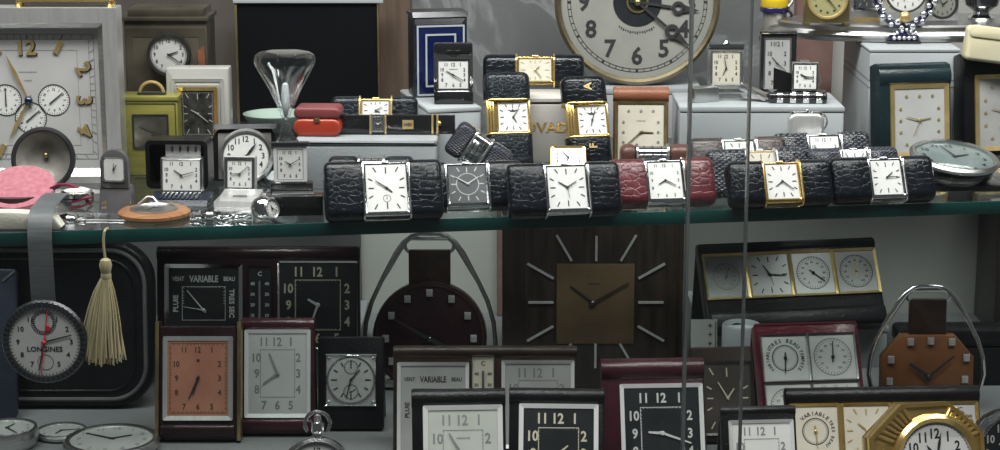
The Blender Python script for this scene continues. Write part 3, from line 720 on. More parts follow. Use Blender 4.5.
# raspberry strapped silver wrist watch
t = T('wristwatch', 'small round silver watch with a raspberry leather strap curled round it', 'watch', 44, 94, 208, 0)
t.tilt(0, 12, 8); t.add('watch_case', MB().lathe([(14, 0), (17, 2.5), (16.5, 6), (13, 8)], 32, 'z', 6, 0), chrome)
t.add('crystal', MB().lathe([(13, 8), (9, 9.6), (0.01, 10.2)], 32, 'z', 6, 0), white_dial)
t.M = Matrix.Identity(4)
def strap(t, pts, w, th, m, name='strap'):
    mb = MB(); rings = []; n = len(pts)
    for i, p in enumerate(pts):
        p = Vector(p); a = Vector(pts[max(0, i-1)]); b = Vector(pts[min(n-1, i+1)]); d = (b-a); d.normalize()
        side = Vector((0, 1, 0)) if not isinstance(w, Vector) else w.normalized()
        ww = w if not isinstance(w, Vector) else w.length
        nn = d.cross(side).normalized()
        rings.append(mb.ring([p-side*ww/2-nn*th/2, p+side*ww/2-nn*th/2, p+side*ww/2+nn*th/2, p-side*ww/2+nn*th/2]))
    for a, b in zip(rings, rings[1:]): mb.band(a, b)
    mb.f += [tuple(rings[0]), tuple(rings[-1])]
    return t.add(name, mb, m)
strap(t, [(-24, 14, 10), (-20, 14, 18), (-12, 14, 21), (-2, 14, 21), (8, 14, 17), (13, 14, 10), (16, 14, 4), (20, 14, 1.2)], 7, 2, raspberry)
strap(t, [(2, -2, 1.2), (12, -2, 2), (24, -2, 7), (25, -2, 12), (12, -2, 9), (2, -2, 6)], 7, 1.8, raspberry)
t.add('buckle', MB().frame(rrect(11, 7, 1, 2, -26, 13), rrect(7.5, 4, .6, 2, -26, 13), 11, 15), chrome)

# silver disc watch lying flat
t = T('fob_watch', 'tiny silver fob watch lying flat beside the cream strap', 'watch', 57, 79, 221, 0)
t.add('watch_case', MB().lathe([(10, 0), (11.5, 2), (11, 5), (8.5, 7.5), (0.01, 8.6)], 28), chrome)
t.add('bow', MB().tube([(14+4*math.cos(R(a)), 4*math.sin(R(a)), 2) for a in range(0, 360, 30)], 0.8, 6, True), steel)
pc = [(18+i*7, 1.5*math.sin(i), 1.0) for i in range(8)]
t.add('chain', MB().tube(pc, 0.8, 6), steel)

# small charcoal arched clock
def arch_clock():
    t = T('folding_clock', 'little charcoal folding clock with an arched head and square ivory dial', 'clock', 98, 129, 213, 0, rz=-6)
    t.tilt(2)
    W_ = 29; H = 64
    P = [(-W_/2, 24), (W_/2, 24), (W_/2, H-W_/2+2)] + [(W_/2*math.cos(R(a)), H-W_/2+W_/2*math.sin(R(a))*0.95) for a in range(10, 171, 16)] + [(-W_/2, H-W_/2+2)]
    t.add('head', MB().prism(P, 6, 15, 'xz', 1.2), dark_grey)
    t.add('base', MB().prism([(0, 0), (26, 0), (22, 24), (12, 28), (8, 26)], -W_/2-1, W_/2+2, 'yz', 0.8), dark_grey, label=None)
    t.add('emblem', MB().fine(-10, 9.5, 5, 4.5, 2.5, 3).fine(-10, 4.5, 5, 4, 1.1, 3), gold_soft)
    bezel(t, 0, 43, 23, 25, 1.6, 4.8, 6.5, steel, 3, .4)
    dial(t, 0, 43, 20, 22, 5.2, white_dial, ink, nums=None, rr=3, hands=(32, 4), hl=(.6, .65), hw=0.9)
arch_clock()

# flat wooden pocket watch
t = T('wooden_watch', 'orange wood cased watch lying flat with a silver dial and wire bail', 'watch', 119, 190, 216, 0)
t.add('wood_ring', MB().lathe([(33, 0), (36, 2), (36, 5), (33, 7), (24, 7.5), (24, 4), (0.01, 4)], 44), wood_ring)
dd = t.add('dial', MB().lathe([(23.5, 4.2), (24, 8), (21, 9), (20, 7.8), (0.01, 7.8)], 40), steel)
t.M = Matrix.Rotation(R(-90), 4, 'X')
hand(t, dd, 'hour_hand', 0, 0, 60, 10, 1.4, -8.4, ink); hand(t, dd, 'minute_hand', 0, 0, 200, 15, 1.2, -8.9, ink)
t.M = Matrix.Identity(4)
t.add('bail', MB().tube([(-22, 24, 5), (-12, 30, 13), (-6, 30, 13), (2, 24, 5)], 1.3, 8), steel)

# ------------------------------------------------------------------ open travel clock with black box
def ribbed_clock():
    t = T('travel_clock', 'small black boxed travel clock, lid open, with ribbed front flap', 'clock', 146, 209, 206, 0, rz=-3)
    t.add('flap', MB().prism([(0, 0), (30, 0), (34, 8), (4, 5)], -30, 30, 'yz', 1), navy_leather)
    for k in range(9):
        x_ = -19+k*4.6; t.add('flap_rib', MB().prism([(4, 5.2), (30, 7.8), (30, 9.4), (4, 6.8)], x_-1.3, x_+1.3, 'yz', 0.3), navy_leather)
    t.add('box', MB().frame(rrect(64, 50, 6, 4, -8, 34), rrect(56, 42, 4, 4, -8, 34), 40, 70, 'xz', 0), black_leather)
    t.add('box_back', MB().box(-38, 22, 66, 70, 11, 57), black_leather)
    t.tilt(6, 26, 8)
    t.add('movement', MB().box(-22, 20, 0, 12, 0, 36, 1, 1), steel)
    t.add('upper_plate', MB().box(-20, 16, 14, 16, 30, 48), satin)
    pm = MB()
    for k in range(4): pm.bar(-13+8*k, 40, -13+8*k, 46, 2.4, 13.9, .2)
    t.add('plate_slots', pm, grey_ink)
    bezel(t, -1, 18, 42, 35, 2, -1.2, 0.4, chrome, 1, .6)
    dial(t, -1, 18, 38, 31, -0.2, white_dial, ink, size=5.2, hands=(305, 75), hl=(.6, .85))
ribbed_clock()

def silver_fold():
    t = T('folding_clock', 'silver cased square folding clock open on its own silver lid', 'clock', 212, 262, 207, 0, rz=-4)
    t.add('lid_base', MB().prism([(0, 0), (46, 0), (46, 5), (2, 5)], -24, 25, 'yz', 1), satin)
    t.add('lid_top', MB().prism([(6, 5), (40, 5), (36, 11), (14, 9)], -20, 20, 'yz', 1.2), satin)
    t.add('engraving', MB().box(-6, 8, 11, 12, 8.6, 9.6), grey_ink)
    t.tilt(8, 38, 8)
    t.add('case', MB().box(-21, 12, 0, 8, 0, 36, 1.2, 1.4), satin)
    bezel(t, -4.5, 18, 31, 34, 3, -1.6, 0.4, chrome, 1, .6)
    dial(t, -4.5, 18, 25.5, 28, -0.2, white_dial, ink, size=4.6, hands=(268, 48), hl=(.72, .95))
silver_fold()

def box_watch():
    t = T('boxed_pocket_watch', 'round white pocket watch dial propped in an open dark leather case', 'watch', 201, 276, 184, 0, rz=4)
    t.tilt(10, 0, 3)
    P = [(-33, 0), (37, 0), (37, 46), (33, 52), (-16, 54), (-22, 50), (-38, 22), (-38, 4)]
    t.add('case_back', MB().prism(P, 10, 24, 'xz', 1.2), black_leather)
    t.add('lid', MB().prism([(4, 52), (26, 52), (24, 57), (8, 57)], -24, 39, 'yz', 1), gunmetal)
    t.add('velvet_mount', MB().box(-20, 33, 7, 10.5, 2, 48, .5), mat('dove_velvet', (0.16, 0.15, 0.14), .8, build=f_noise((.14, .13, .12), (.18, .17, .16), 200)))
    t.add('watch_case', MB().lathe([(25, 8), (27.5, 6), (27.5, 1), (25, -1.6), (22.5, -0.6), (22.5, 8)], 44, 'y', 8, 0, 25), steel)
    dial(t, 8, 25, 46, 46, 0.4, white_dial, ink, rnd=True, size=8.2, pad=6, hands=(42, 40), hl=(.5, .75), subs=((1, -11.5, 6, 0),), track=None, skip=(6,), style='leaf', hw=2)
box_watch()

# silver ball watch on a wire bracelet
t = T('ball_watch', 'silver ball pendant watch with twisted wire bracelet lying on shelf', 'watch', 249, 275, 223, 0)
t.tilt(0, 13, 12.6)
t.add('ball_case', MB().lathe([(0.01, -12.5), (5, -11.6), (9.5, -8), (12.3, -2), (12.4, 3), (10.5, 7), (8, 9)], 28, 'x'), chrome)
t.M = Matrix.Translation((4, 8, 12.4)) @ Matrix.Rotation(R(52), 4, 'Z') @ Matrix.Rotation(R(-12), 4, 'X')
t.add('bezel', MB().lathe([(8.5, -4.5), (10.4, -7.5), (9.6, -9), (8.2, -8.4), (8.2, -4.5)], 28, 'y'), steel)
dial(t, 0, 0, 16.6, 16.6, -7.6, white_dial, ink, rnd=True, nums='dots', hands=(340, 120))
t.M = Matrix.Identity(4)
for dz, ph in ((3.2, 0), (3.2, 2.1), (3.2, 4.2)):
    pts = [(-12-4*i, 13+2.6*math.cos(i*.5+ph)*(1 if i > 1 else .5), 3.4+2.0*math.sin(i*.5+ph)) for i in range(16)]
    t.add('bracelet_wire', MB().tube(pts, 1.2, 6), chrome)
t.add('bracelet_collar', MB().lathe([(4, -3.5), (4.6, -2), (4.0, 0), (4.6, 2), (4, 3.5)], 16, 'x', -54, 13, 4.8), steel)
t.add('bracelet_collar', MB().lathe([(2.6, -2), (3.2, 0), (2.6, 2)], 14, 'x', -30, 13, 3.8), steel)
t.add('bracelet_wire', MB().tube([(-58, 13, 3), (-66, 14, 2.4), (-74, 12, 2)], 1.5, 6), chrome)

# ------------------------------------------------------------------ hourglass
t = T('hourglass', 'clear blown glass hourglass with a wide flat topped upper bulb', 'hourglass', 254, 316, 188, 0)
prof = [(20, 0), (23, 3), (24, 7), (22, 16), (15, 34), (7, 54), (3.2, 66), (3.6, 70), (8, 82), (17, 103), (25, 118), (30, 128), (31, 133), (29.5, 138), (25, 141), (16, 142.4), (0.01, 142.8)]
prof = [(r_, h_*.945) for r_, h_ in prof]
t.add('glass_bulb', MB().lathe(prof, 40, 'z', 0, 24), clear_glass)
t.add('sand', MB().lathe([(0.01, 67), (2.0, 69), (3.6, 77), (4.4, 90), (3.0, 101), (0.01, 103)], 20, 'z', 0, 24), mat('pale_sand', (0.62, 0.64, 0.66), .8, build=f_noise((.55, .57, .6), (.7, .72, .74), 600)))
t.add('neck_ring', MB().lathe([(3.2, 60.5), (4.6, 62), (4.6, 66), (3.2, 67.5)], 20, 'z', 0, 24), lens_glass)
t.add('foot_disc', MB().lathe([(27, 0), (28, 1), (27, 2.2), (0.01, 2.4)], 36, 'z', 0, 24), lens_glass)
t.add('sand', MB().lathe([(19, 2.6), (21, 6), (16, 12), (6, 17), (0.01, 18)], 24, 'z', 0, 24), MATS['pale_sand'])

def pedestal_clock():
    p = G(293, 214, 0); u = unit(p)
    t = T('clock_plinth', 'black stepped plinth with a silver plate under the little silver clock', 'plinth', 266, 322, 216, 0, rz=3)
    t.add('block', MB().box(-28, 29, 0, 40, 0, 20, 1), black_lacquer)
    t.add('silver_plate', MB().box(-22, 20, 6, 20, 20, 21.4, .4), steel)
    t.add('back_step', MB().box(-24, 18, 22, 38, 20, 29, .8), gunmetal)
    zt = 29*t.u
    q = t.p + Vector((-5*t.u, 22*t.u, zt))
    t2 = T('desk_clock', 'tiny silver framed square clock standing on the black stepped plinth', 'clock', 270, 304, 0, p=q, rz=3)
    t2.tilt(4)
    t2.add('frame', MB().frame(rrect(33, 37, 1, 2, 0, 19), rrect(26, 31, 1, 2, 0, 19), 0, 9, 'xz', 0), white_chrome)
    t2.add('back_plate', MB().box(-15, 15, 3, 9, 2, 36), steel)
    t2.add('cornice', MB().box(-18.5, 18.5, -1.5, 11, 37, 41, .8), gunmetal)
    t2.add('carrying_loop', MB().tube([(-8*math.cos(R(a)), 4, 41+4.5*math.sin(R(a))) for a in range(0, 181, 20)], 1, 6), chrome)
    t2.add('foot_bar', MB().box(-16, 16, -2, 10, 0, 2, .5), chrome)
    dial(t2, 0, 19, 25, 30, 0.6, white_dial, ink, size=4.4, hands=(300, 60))
pedestal_clock()

# ------------------------------------------------------------------ upper shelf, behind the middle
# dark framed mirror
t = T('framed_mirror', 'tall dark mirror panel in a thin gilt frame with a white top rail', 'mirror', 238, 381, 0, p=D(309, 118, 0.375)); t.p.z = 0; t.o.location = t.p
t.u = unit(D(309, 60, 0.375))
Hm = (D(309, 3, 0.375).z)/t.u
t.add('panel', MB().box(-70, 70, 2, 8, 0, Hm), mat('black_mirror', (0.010, 0.012, 0.016), 0.35, spec=.12, build=f_noise((.0035, .004, .005), (.006, .007, .009), 7)))
t.add('gilt_side', MB().box(-72, -69.6, 0, 9, 0, Hm, .4), brass); t.add('gilt_side', MB().box(69.8, 71.2, 0, 9, 0, Hm, .4), brass)
t.add('top_rail', MB().box(-73, 76, -2, 10, Hm, Hm+7, .8), white_card)

# pale mint dish
t = T('mint_dish', 'pale mint glazed dish lying flat behind the hourglass', 'dish', 245, 306, 131, 0.0)
t.u *= 1.0
t.add('dish', MB().lathe([(14, 0), (22, 4), (30, 14), (32, 18), (30, 18), (20, 8), (0.01, 5)], 40), mint)
t.add('foot_ring', MB().frame(circ(15, 30), circ(12, 30), 0, 2, 'xy'), mint)

# grey leatherette box with what stands on it
def box_thing(name, label, cat, x0, x1, toppx, bot, depth, m, rz=0, bev=2.0, lid=None, z=0.0, r=2):
    t = T(name, label, cat, x0, x1, bot, z, rz); e = elev(t.p); H = (bot-toppx)/math.cos(R(e)); w = x1-x0
    if lid:
        t.add('body', MB().box(-w/2, w/2, 0, depth, 0, H-lid, 0.8, r), m); t.add('lid', MB().box(-w/2-.8, w/2+.8, -.8, depth+.8, H-lid+.4, H, bev, r), m)
    else: t.add('body', MB().box(-w/2, w/2, 0, depth, 0, H, bev, r), m)
    t.H = H; t.top = t.p.z + H*t.u
    return t
gb = box_thing('jewel_box', 'long grey leatherette jewel box with a rounded padded lid', 'box', 297, 437, 140, 190, 130, grey_cloth, 0, 3.2, 7)
ZG = gb.top
def red_case(label, x0, x1, top, bot, m, z, depth):
    t = T('spectacle_case', label, 'case', x0, x1, bot, z, rz=-3); w = x1-x0; H = (bot-top)*0.98
    t.add('shell', MB().prism(rrect(w, H*0.62, H*.29, 6, 0, H*.31), 0, depth, 'xz', 3.5, None, 4), m)
    t.add('lid', MB().prism(rrect(w*.98, H*0.4, H*.19, 6, 0, H*.80), 1, depth-1, 'xz', 3, None, 4), dull_red)
    t.add('clasp', MB().box(-3, 3, -1, 1, H*.5, H*.66, .4), brass)
red_case('rounded coral red leather case on the end of the grey jewel box', 293, 341, 107, 137, red_plastic, ZG, 34)

purse_watch('black purse watch with a gilt edged white dial on the grey jewel box', 331, 418, 95, 127, 361, 391, fine_croc, gold_soft, z=ZG, tilt=20, th=17, rz=0, dspec=dict(hands=(110, 60)))
def strip_watch():
    t = T('lighter_watch', 'long flat black case with gilt bands and a tiny inset watch', 'watch', 340, 455, 135, ZG, rz=-1)
    t.tilt(6, 0, 1); W_, H = 115, 19
    t.add('case', MB().box(-W_/2, W_/2, 0, 13, 0, H, 1, 1.2), black_lacquer)
    for x_ in (-27, -12, 35, 40): t.add('gilt_band', MB().box(x_-1, x_+1, -.8, 13.6, -.4, H+.6, .3), gold_soft)
    bezel(t, -19.5, 10, 13, 16, 1.4, -1.6, .3, steel, .8, .4)
    dial(t, -19.5, 10, 10, 13, -.5, slate_dial, white_ink, nums='baton', hands=(300, 60))
    pl = t.add('gilt_label', MB().box(5, 16, -.7, .2, 5, 14, .2), gold_soft)
    t.add('label_print', MB().fine(10.5, 9.5, 8, 4, -.8, 4), ink, pl)
    t.add('clasp_ball', MB().ball(42, -2, 11, 2.4), gold)
strip_watch()

# white card box with the enamel clock
wb = box_thing('card_box', 'small white card box, turned, with clocks standing on its lid', 'box', 428, 482, 108, 168, 128, white_card, 15, .8, 5)
ZW = wb.top
def enamel_clock():
    t = T('enamel_clock', 'upright cobalt blue enamel clock case with double silver lines', 'clock', 414, 468, 97, ZW, rz=12)
    W_, H, d = 54, 80, 36
    t.add('case', MB().box(-W_/2, W_/2, 0, d, 0, H, 1.5, 1), gunmetal)
    t.add('enamel_panel', MB().box(-W_/2+1.5, W_/2-1.5, -.8, .4, 2, H-7), blue_enamel)
    for k in (2.4, 11):
        Po = rrect(W_-3-2*k+2, H-9-2*k+4, 0, 1, 0, H/2-3); t.add('silver_line', MB().frame(Po, inset(Po, 1.7), -1.4, -.6), white_card)
    t.add('top_cap', MB().prism([(-1, H), (d+1, H), (d-2, H+5), (3, H+5)], -W_/2-1, W_/2+1, 'yz', .8), gunmetal)
enamel_clock()
def black_travel():
    t = T('travel_clock', 'little black and chrome travel clock standing before the cobalt enamel case', 'clock', 434, 473, 104, ZW, rz=2)
    t.tilt(3)
    t.add('lower_block', MB().box(-19.5, 20, -4, 16, 0, 13, 2, 2), black_lacquer)
    t.add('upper_roll', MB().box(-19.5, 19.5, 0, 14, 49, 61, 2.4, 2.4), black_lacquer)
    t.add('frame', MB().box(-19, 19, 3, 12, 12, 50, .6), chrome)
    for x_ in (-18.5, 18.5): t.add('side_rail', MB().box(x_-1, x_+1, 0, 10, 10, 52, .4), chrome)
    t.add('release_tab', MB().box(-5, 5, 0, 4, 46.6, 49.4, .5), gunmetal)
    bezel(t, 0, 29, 33, 31, 1.8, 1.4, 3.2, chrome, .6, .6)
    dial(t, 0, 29, 29.5, 28, 2.3, white_dial, ink, size=5.0, hands=(300, 120), hl=(.6, .8), brand=.3)
black_travel()

# pale satin display box lettered in gilt
sb = box_thing('display_box', 'pale satin display box lettered in gilt between two upright watches', 'box', 489, 606, 97, 163, 52, satin_cloth, 0, 5, 8)
t = sb
t.add('gilt_lettering', MB().txt('MOVADO', 13.5, 546.5-547.5, t.H-31, -0.5, 0, 1.15), gold_soft)
ZS = sb.top
purse_watch('black crocodile purse watch with gilt dial lying on the satin box', 483, 584, 53, 88, 517, 553, black_croc, gold, cream_dial, gold_soft, z=ZS, tilt=18, th=20, rz=0, dspec=dict(hands=(50, 140), hw=1.3))
purse_watch('upright black lizard purse watch with gilt rails leaning by the satin box', 486, 533, 71, 170, 101, 134, fine_croc, gold, vertical=True, tilt=24, rz=7, th=22, dspec=dict(hands=(150, 35), hl=(.45, .75)))
purse_watch('upright black crocodile purse watch bearing gilt letters A and F', 566, 612, 75, 172, 104, 137, black_croc, gold, vertical=True, tilt=24, rz=12, th=22, dspec=dict(hands=(195, 20), hl=(.45, .75)), letters=(('A', 36), ('F', -25)))
t = T('gilt_watch', 'small stray gilt watch case lying between upright watch and crocodile watch', 'watch', 549, 588, 178, 0)
t.tilt(38, 0, 6); t.add('case', MB().box(-18, 18, 0, 8, 0, 30, 1.5, 2), gold)
bezel(t, 0, 16, 32, 26, 2, -1.5, .2, gold, 1, .6); dial(t, 0, 16, 28, 22, -.4, white_dial, ink, size=4, hands=(200, 320))

def tan_clock():
    t = travel_clock('travel_clock', 'tan leather travel clock with a rolled top and gilt framed dial', 613, 668, 90, 166, tan_leather, brass,
        [(0, 45, 52, 62, 3.2, dict(m=cream_dial, im=grey_ink, nums='dots', hands=(92, 228), hm=brass, hl=(.55, .85), hw=1.3, brand=.2))], z=0, tilt=12, d=14, roll_r=8.5, rz=-2)
tan_clock()

# ------------------------------------------------------------------ big round dial clock
def big_clock():
    pb = D(637, 108, 0.33)
    t0 = T('riser_box', 'plain grey box supporting the large round brass rimmed clock', 'box', 580, 700, 0, p=Vector((D(642, 100, 0.30).x, 0.300, 0)))
    zb = D(637, 84, 0.32).z; hh = zb/t0.u
    t0.add('body', MB().box(-58, 58, 0, 62, 0, hh-6, 1), grey_cloth); t0.add('lid', MB().box(-59, 59, -1, 63, hh-6, hh, 1), grey_cloth)
    t = T('round_clock', 'large round brass rimmed clock with black numerals and dark centre', 'clock', 555, 715, 0, p=Vector((D(636, 84, 0.32).x, 0.318, zb)))
    Rr = 82; t.tilt(6, 0, Rr+.3)
    t.add('drum', MB().lathe([(70, 26), (78, 22), (79, 4), (74, 4)], 64, 'y'), bronze)
    t.add('rim', MB().lathe([(75, 4), (76, -2), (79, -4.5), (82, -2), (82.2, 4), (79, 7)], 72, 'y'), mat('dull_brass_rim', (.24, .20, .12), .42, .8, build=f_noise((.17, .14, .085), (.31, .26, .16), 40)))
    y = 0.5
    d = t.add('dial', MB().lathe([(0.01, y), (76, y), (76, y+2)], 72, 'y'), aged_dial)
    pr = MB()
    for i in range(12): pr.txt(A12[i], 24, 53*math.sin(R(30*i)), 53*math.cos(R(30*i)), y-.3, 0, .95)
    for i in range(60):
        a = R(6*i); k = 66.5; pr.bar(k*math.sin(a), k*math.cos(a), (k+2.6)*math.sin(a), (k+2.6)*math.cos(a), 2.4 if i % 5 == 0 else .7, y-.3, .1)
    c1 = circ(69.4, 72); pr.frame(c1, inset(c1, .5), y-.4, y-.3); c1 = circ(66.4, 72); pr.frame(c1, inset(c1, .5), y-.4, y-.3)
    for i in range(16):
        a = R(216-4.6*i); pr.bar(29*math.sin(a), 29*math.cos(a), (30.6+(i % 3)*.5)*math.sin(a), (30.6+(i % 3)*.5)*math.cos(a), 1.2, y-.3, .05)
    t.add('numerals', pr, ink, d)
    t.add('centre_disc', MB().lathe([(0.01, y-.6), (24, y-.6), (24, y)], 40, 'y'), black_dial, d)
    t.add('centre_wheel', MB().frame(circ(11, 30), circ(9, 30), y-2, y-1), brass, d)
    hand(t, d, 'hour_hand', 0, 0, 98, 62, 4.4, y-2, ink, 'spade'); hand(t, d, 'minute_hand', 0, 0, 130, 68, 4.8, y-2.8, ink, 'spade')
    t.add('hub', MB().ball(0, y-3, 0, 4, 12, 8), brass, d)
big_clock()

# ------------------------------------------------------------------ right: white box with chrome clocks
rb = box_thing('card_box', 'wide white card box with rounded lid carrying chrome folding clocks', 'box', 679, 842, 107, 167, 90, white_card, 0, .9, 6)
ZR = rb.top
def winged_clock():
    t = T('folding_clock', 'chrome folding clock with its two case halves spread open like wings', 'clock', 707, 746, 100, ZR)
    t.tilt(8, 6, 2)
    t.add('case', MB().box(-18, 18, 0, 7, 8, 49, 1), steel)
    t.add('top_bar', MB().box(-18, 18, -2, 8, 49, 53, 1), chrome)
    t.add('knob', MB().lathe([(3.5, 52), (4.2, 54), (3.2, 56)], 16, 'z', 0, 3), chrome)
    bezel(t, 0, 29, 31, 34, 1.8, -1.2, .2, steel, .6, .5)
    dial(t, 0, 29, 27.5, 30.5, -.3, cream_dial, ink, size=5, hands=(205, 350), hl=(.55, .8))
    t.M = Matrix.Identity(4); t.add('foot_plate', MB().box(-16, 16, -2, 18, 0, 3.5, .6), steel)
    t.tilt(0, -9, 0, rz=22, x=-24); t.add('case_half', MB().prism(rrect(28, 15, 2, 3, 0, 7.5), -7, 7, 'xz', 1.2), steel)
    t.tilt(0, -6, 9.5, rz=-12, ry=24, x=26); t.add('case_half', MB().prism(rrect(30, 7, 2, 3, 0, 0), -7, 7, 'xz', 1.2), steel)
winged_clock()
def backdrop_clock():
    t = T('desk_clock', 'square silver clock in a black frame behind the striped folding clock', 'clock', 766, 801, 97, ZR, dy=0.028)
    t.tilt(4); t.add('case', MB().box(-18, 18, 0, 14, 0, 60, 1), black_lacquer)
    t.add('top_rail', MB().box(-18, 18, -2, 14, 58, 61, .6), chrome)
    bezel(t, -1.5, 28, 28, 52, 1.6, -1.2, .2, steel, .6, .5)
    dial(t, -1.5, 28, 25, 49, -.3, grey_dial, ink, size=6.4, hands=(320, 130), hl=(.7, .9))
backdrop_clock()
def striped_clock():
    t = T('folding_clock', 'little square dialled clock on a black and silver striped folding case', 'clock', 768, 828, 104, ZR, rz=-4)
    w = 58
    P = rrect(30, 11, 4, 4, 15, 5.5)
    t.add('tray', MB().prism(P, -w/2, w/2, 'yz', 2), black_lacquer)
    for k in range(4):
        x_ = -18+k*13; t.add('silver_stripe', MB().prism(rrect(30.8, 11.8, 4.2, 4, 15, 5.5), x_-3, x_+3, 'yz', .3), chrome)
    t.add('raised_lid', MB().prism([(-24, 12), (-6, 10), (-6, 28), (-24, 34)], 16, 19, 'xz', .6), black_leather)
    t.tilt(8, 16, 11); t.add('clock_case', MB().box(-6, 20, -8, 0, 0, 29, .8), steel)
    bezel(t, 7, 14, 25, 27, 1.5, -9.2, -8, chrome, .6, .4)
    dial(t, 7, 14, 22, 24, -8.6, white_dial, ink, size=4.2, hands=(300, 92), hw=1.5)
    t.add('crown', MB().box(2, 11, -6, -2, 29, 31, .5), steel)
    t.add('side_stay', MB().tube([(21, -4, 4), (23, -4, 10), (21, -4, 16)], .9, 6), steel)
striped_clock()
def mesh_purse():
    t = T('steel_case', 'small cushion shaped steel mesh case with a chain before the white box', 'case', 787, 826, 172, 0.0)
    t.tilt(5, 0, 1); t.add('body', MB().prism(rrect(36, 58, 8, 5, -1, 29), 0, 12, 'xz', 3.5, None, 3), satin)
    t.add('frame_bar', MB().box(-16, 15, 2, 10, 55, 59, 1, 1), chrome)
    pc = [(16+4*math.sin(i*.5), 4, 57-2.6*i) for i in range(12)]
    t.add('chain', MB().tube(pc, 1.1, 6), steel)
    t.add('clasp', MB().ball(0, 5, 60, 2.2), chrome)
mesh_purse()

# ------------------------------------------------------------------ right: silver tray and white drawer box
db = box_thing('drawer_box', 'tall white lacquered box with thin grooved lines under the silver tray', 'box', 866, 955, 50, 153, 150, white_card, 0, 1.2, 4)
for a, b, c_, d_ in ((-44.8, 44.8, 66, 67), (-44.8, 44.8, 73, 74)):
    db.add('groove_line', MB().box(a, b, -.35, .2, c_, d_), grey_ink)
for k in (66, 73): db.add('groove_line', MB().box(-44.85, -44.3, 1, 148, k, k+1), grey_ink)
for x_ in (-41, 41): db.add('groove_line', MB().box(x_-.4, x_+.4, -.35, .2, 3, 73), grey_ink)
ZT = db.top
def tray():
    g = G(905, 43, ZT); p = Vector((g.x+0.012, g.y+58*unit(g), ZT))
    t = T('silver_tray', 'wide oval silver tray with ribbed rim resting on the white box', 'tray', 765, 1045, 0, p=p)
    def oval(k, z): return [(k*142*math.cos(2*math.pi*i/72)+0, k*62*math.sin(2*math.pi*i/72)) for i in range(72)]
    mb = MB(); prof = [(0.90, 0), (.95, 1), (.95, 4), (.98, 5), (1.0, 7.5), (.98, 10), (.93, 11), (.93, 15), (.90, 17), (.88, 17)]
    rings = [mb.ring([(x_, y_, z_) for x_, y_ in oval(k, z_)]) for k, z_ in prof]
    for a, b in zip(rings, rings[1:]): mb.band(a, b)
    mb.f.append(tuple(rings[0])); mb.f.append(tuple(rings[-1]))
    t.add('tray_body', mb, steel)
    return t
tr = tray(); ZY = ZT + 17*tr.u
def gilt_square():
    t = T('desk_clock', 'square gilt cased clock with a round gold dial on the silver tray', 'clock', 803, 850, 0, p=G(827, 26, ZY))
    t.tilt(3); t.add('case', MB().box(-22, 22, 0, 16, 3, 56, 1), brass)
    for x_ in (-20, 20): t.add('foot', MB().box(x_-3, x_+3, 0, 14, 0, 4, .6), brass)
    t.add('dial_ring', MB().lathe([(17, .5), (18, -2), (20, -2.2), (21, .5)], 40, 'y', 0, 0, 27), gold_soft)
    dial(t, 0, 27, 35, 35, -.6, gilt_dial, ink, rnd=True, nums='dots', hands=(320, 140), hl=(.6, .8), hw=1.1)
gilt_square()
def jewel_clock():
    t = T('jewelled_clock', 'violet enamel easel clock ringed with paste stones on the silver tray', 'clock', 876, 934, 0, p=G(904, 44, ZT))
    t.add('foot', MB().box(-17, 17, -2, 14, 0, 3, .8, 1), gunmetal)
    t.add('foot_block', MB().box(-15, 15, 1, 11, 3, 9, 1.5, 1.5), violet_enamel)
    t.add('stem', MB().lathe([(6, 9), (3, 12), (2.4, 18), (4, 22)], 14, 'z', 0, 6), violet_enamel)
    t.add('wreath', MB().tube([(28*math.cos(R(a)), 6, 48+30*math.sin(R(a))) for a in range(0, 360, 8)], 3.4, 8, True), violet_enamel)
    g = MB()
    for i in range(34):
        a = R(360/34*i); rr_ = 30 if i % 2 else 25; g.ball(rr_*math.cos(a), 2.0, 48+(rr_+2)*math.sin(a), 3.0 + .9*(i % 3 == 0), 8, 5)
    for i in range(5): g.ball(-10+5*i, 0, 6, 2.4, 8, 5); g.ball(-7+4.6*i, 1, 11+(2-abs(2-i))*1.5, 2.0, 8, 5)
    t.add('paste_stones', g, gem, stuff=True)
    t.add('pendant_stone', MB().ball(0, 1, 27, 6, 14, 10), gold_soft)
    t.add('dial_ring', MB().lathe([(18, 5), (19, 0), (21, 0), (22, 5)], 36, 'y', 0, 0, 52), chrome)
    dial(t, 0, 52, 37, 37, 2, white_dial, ink, rnd=True, size=5, hands=(190, 280))
jewel_clock()
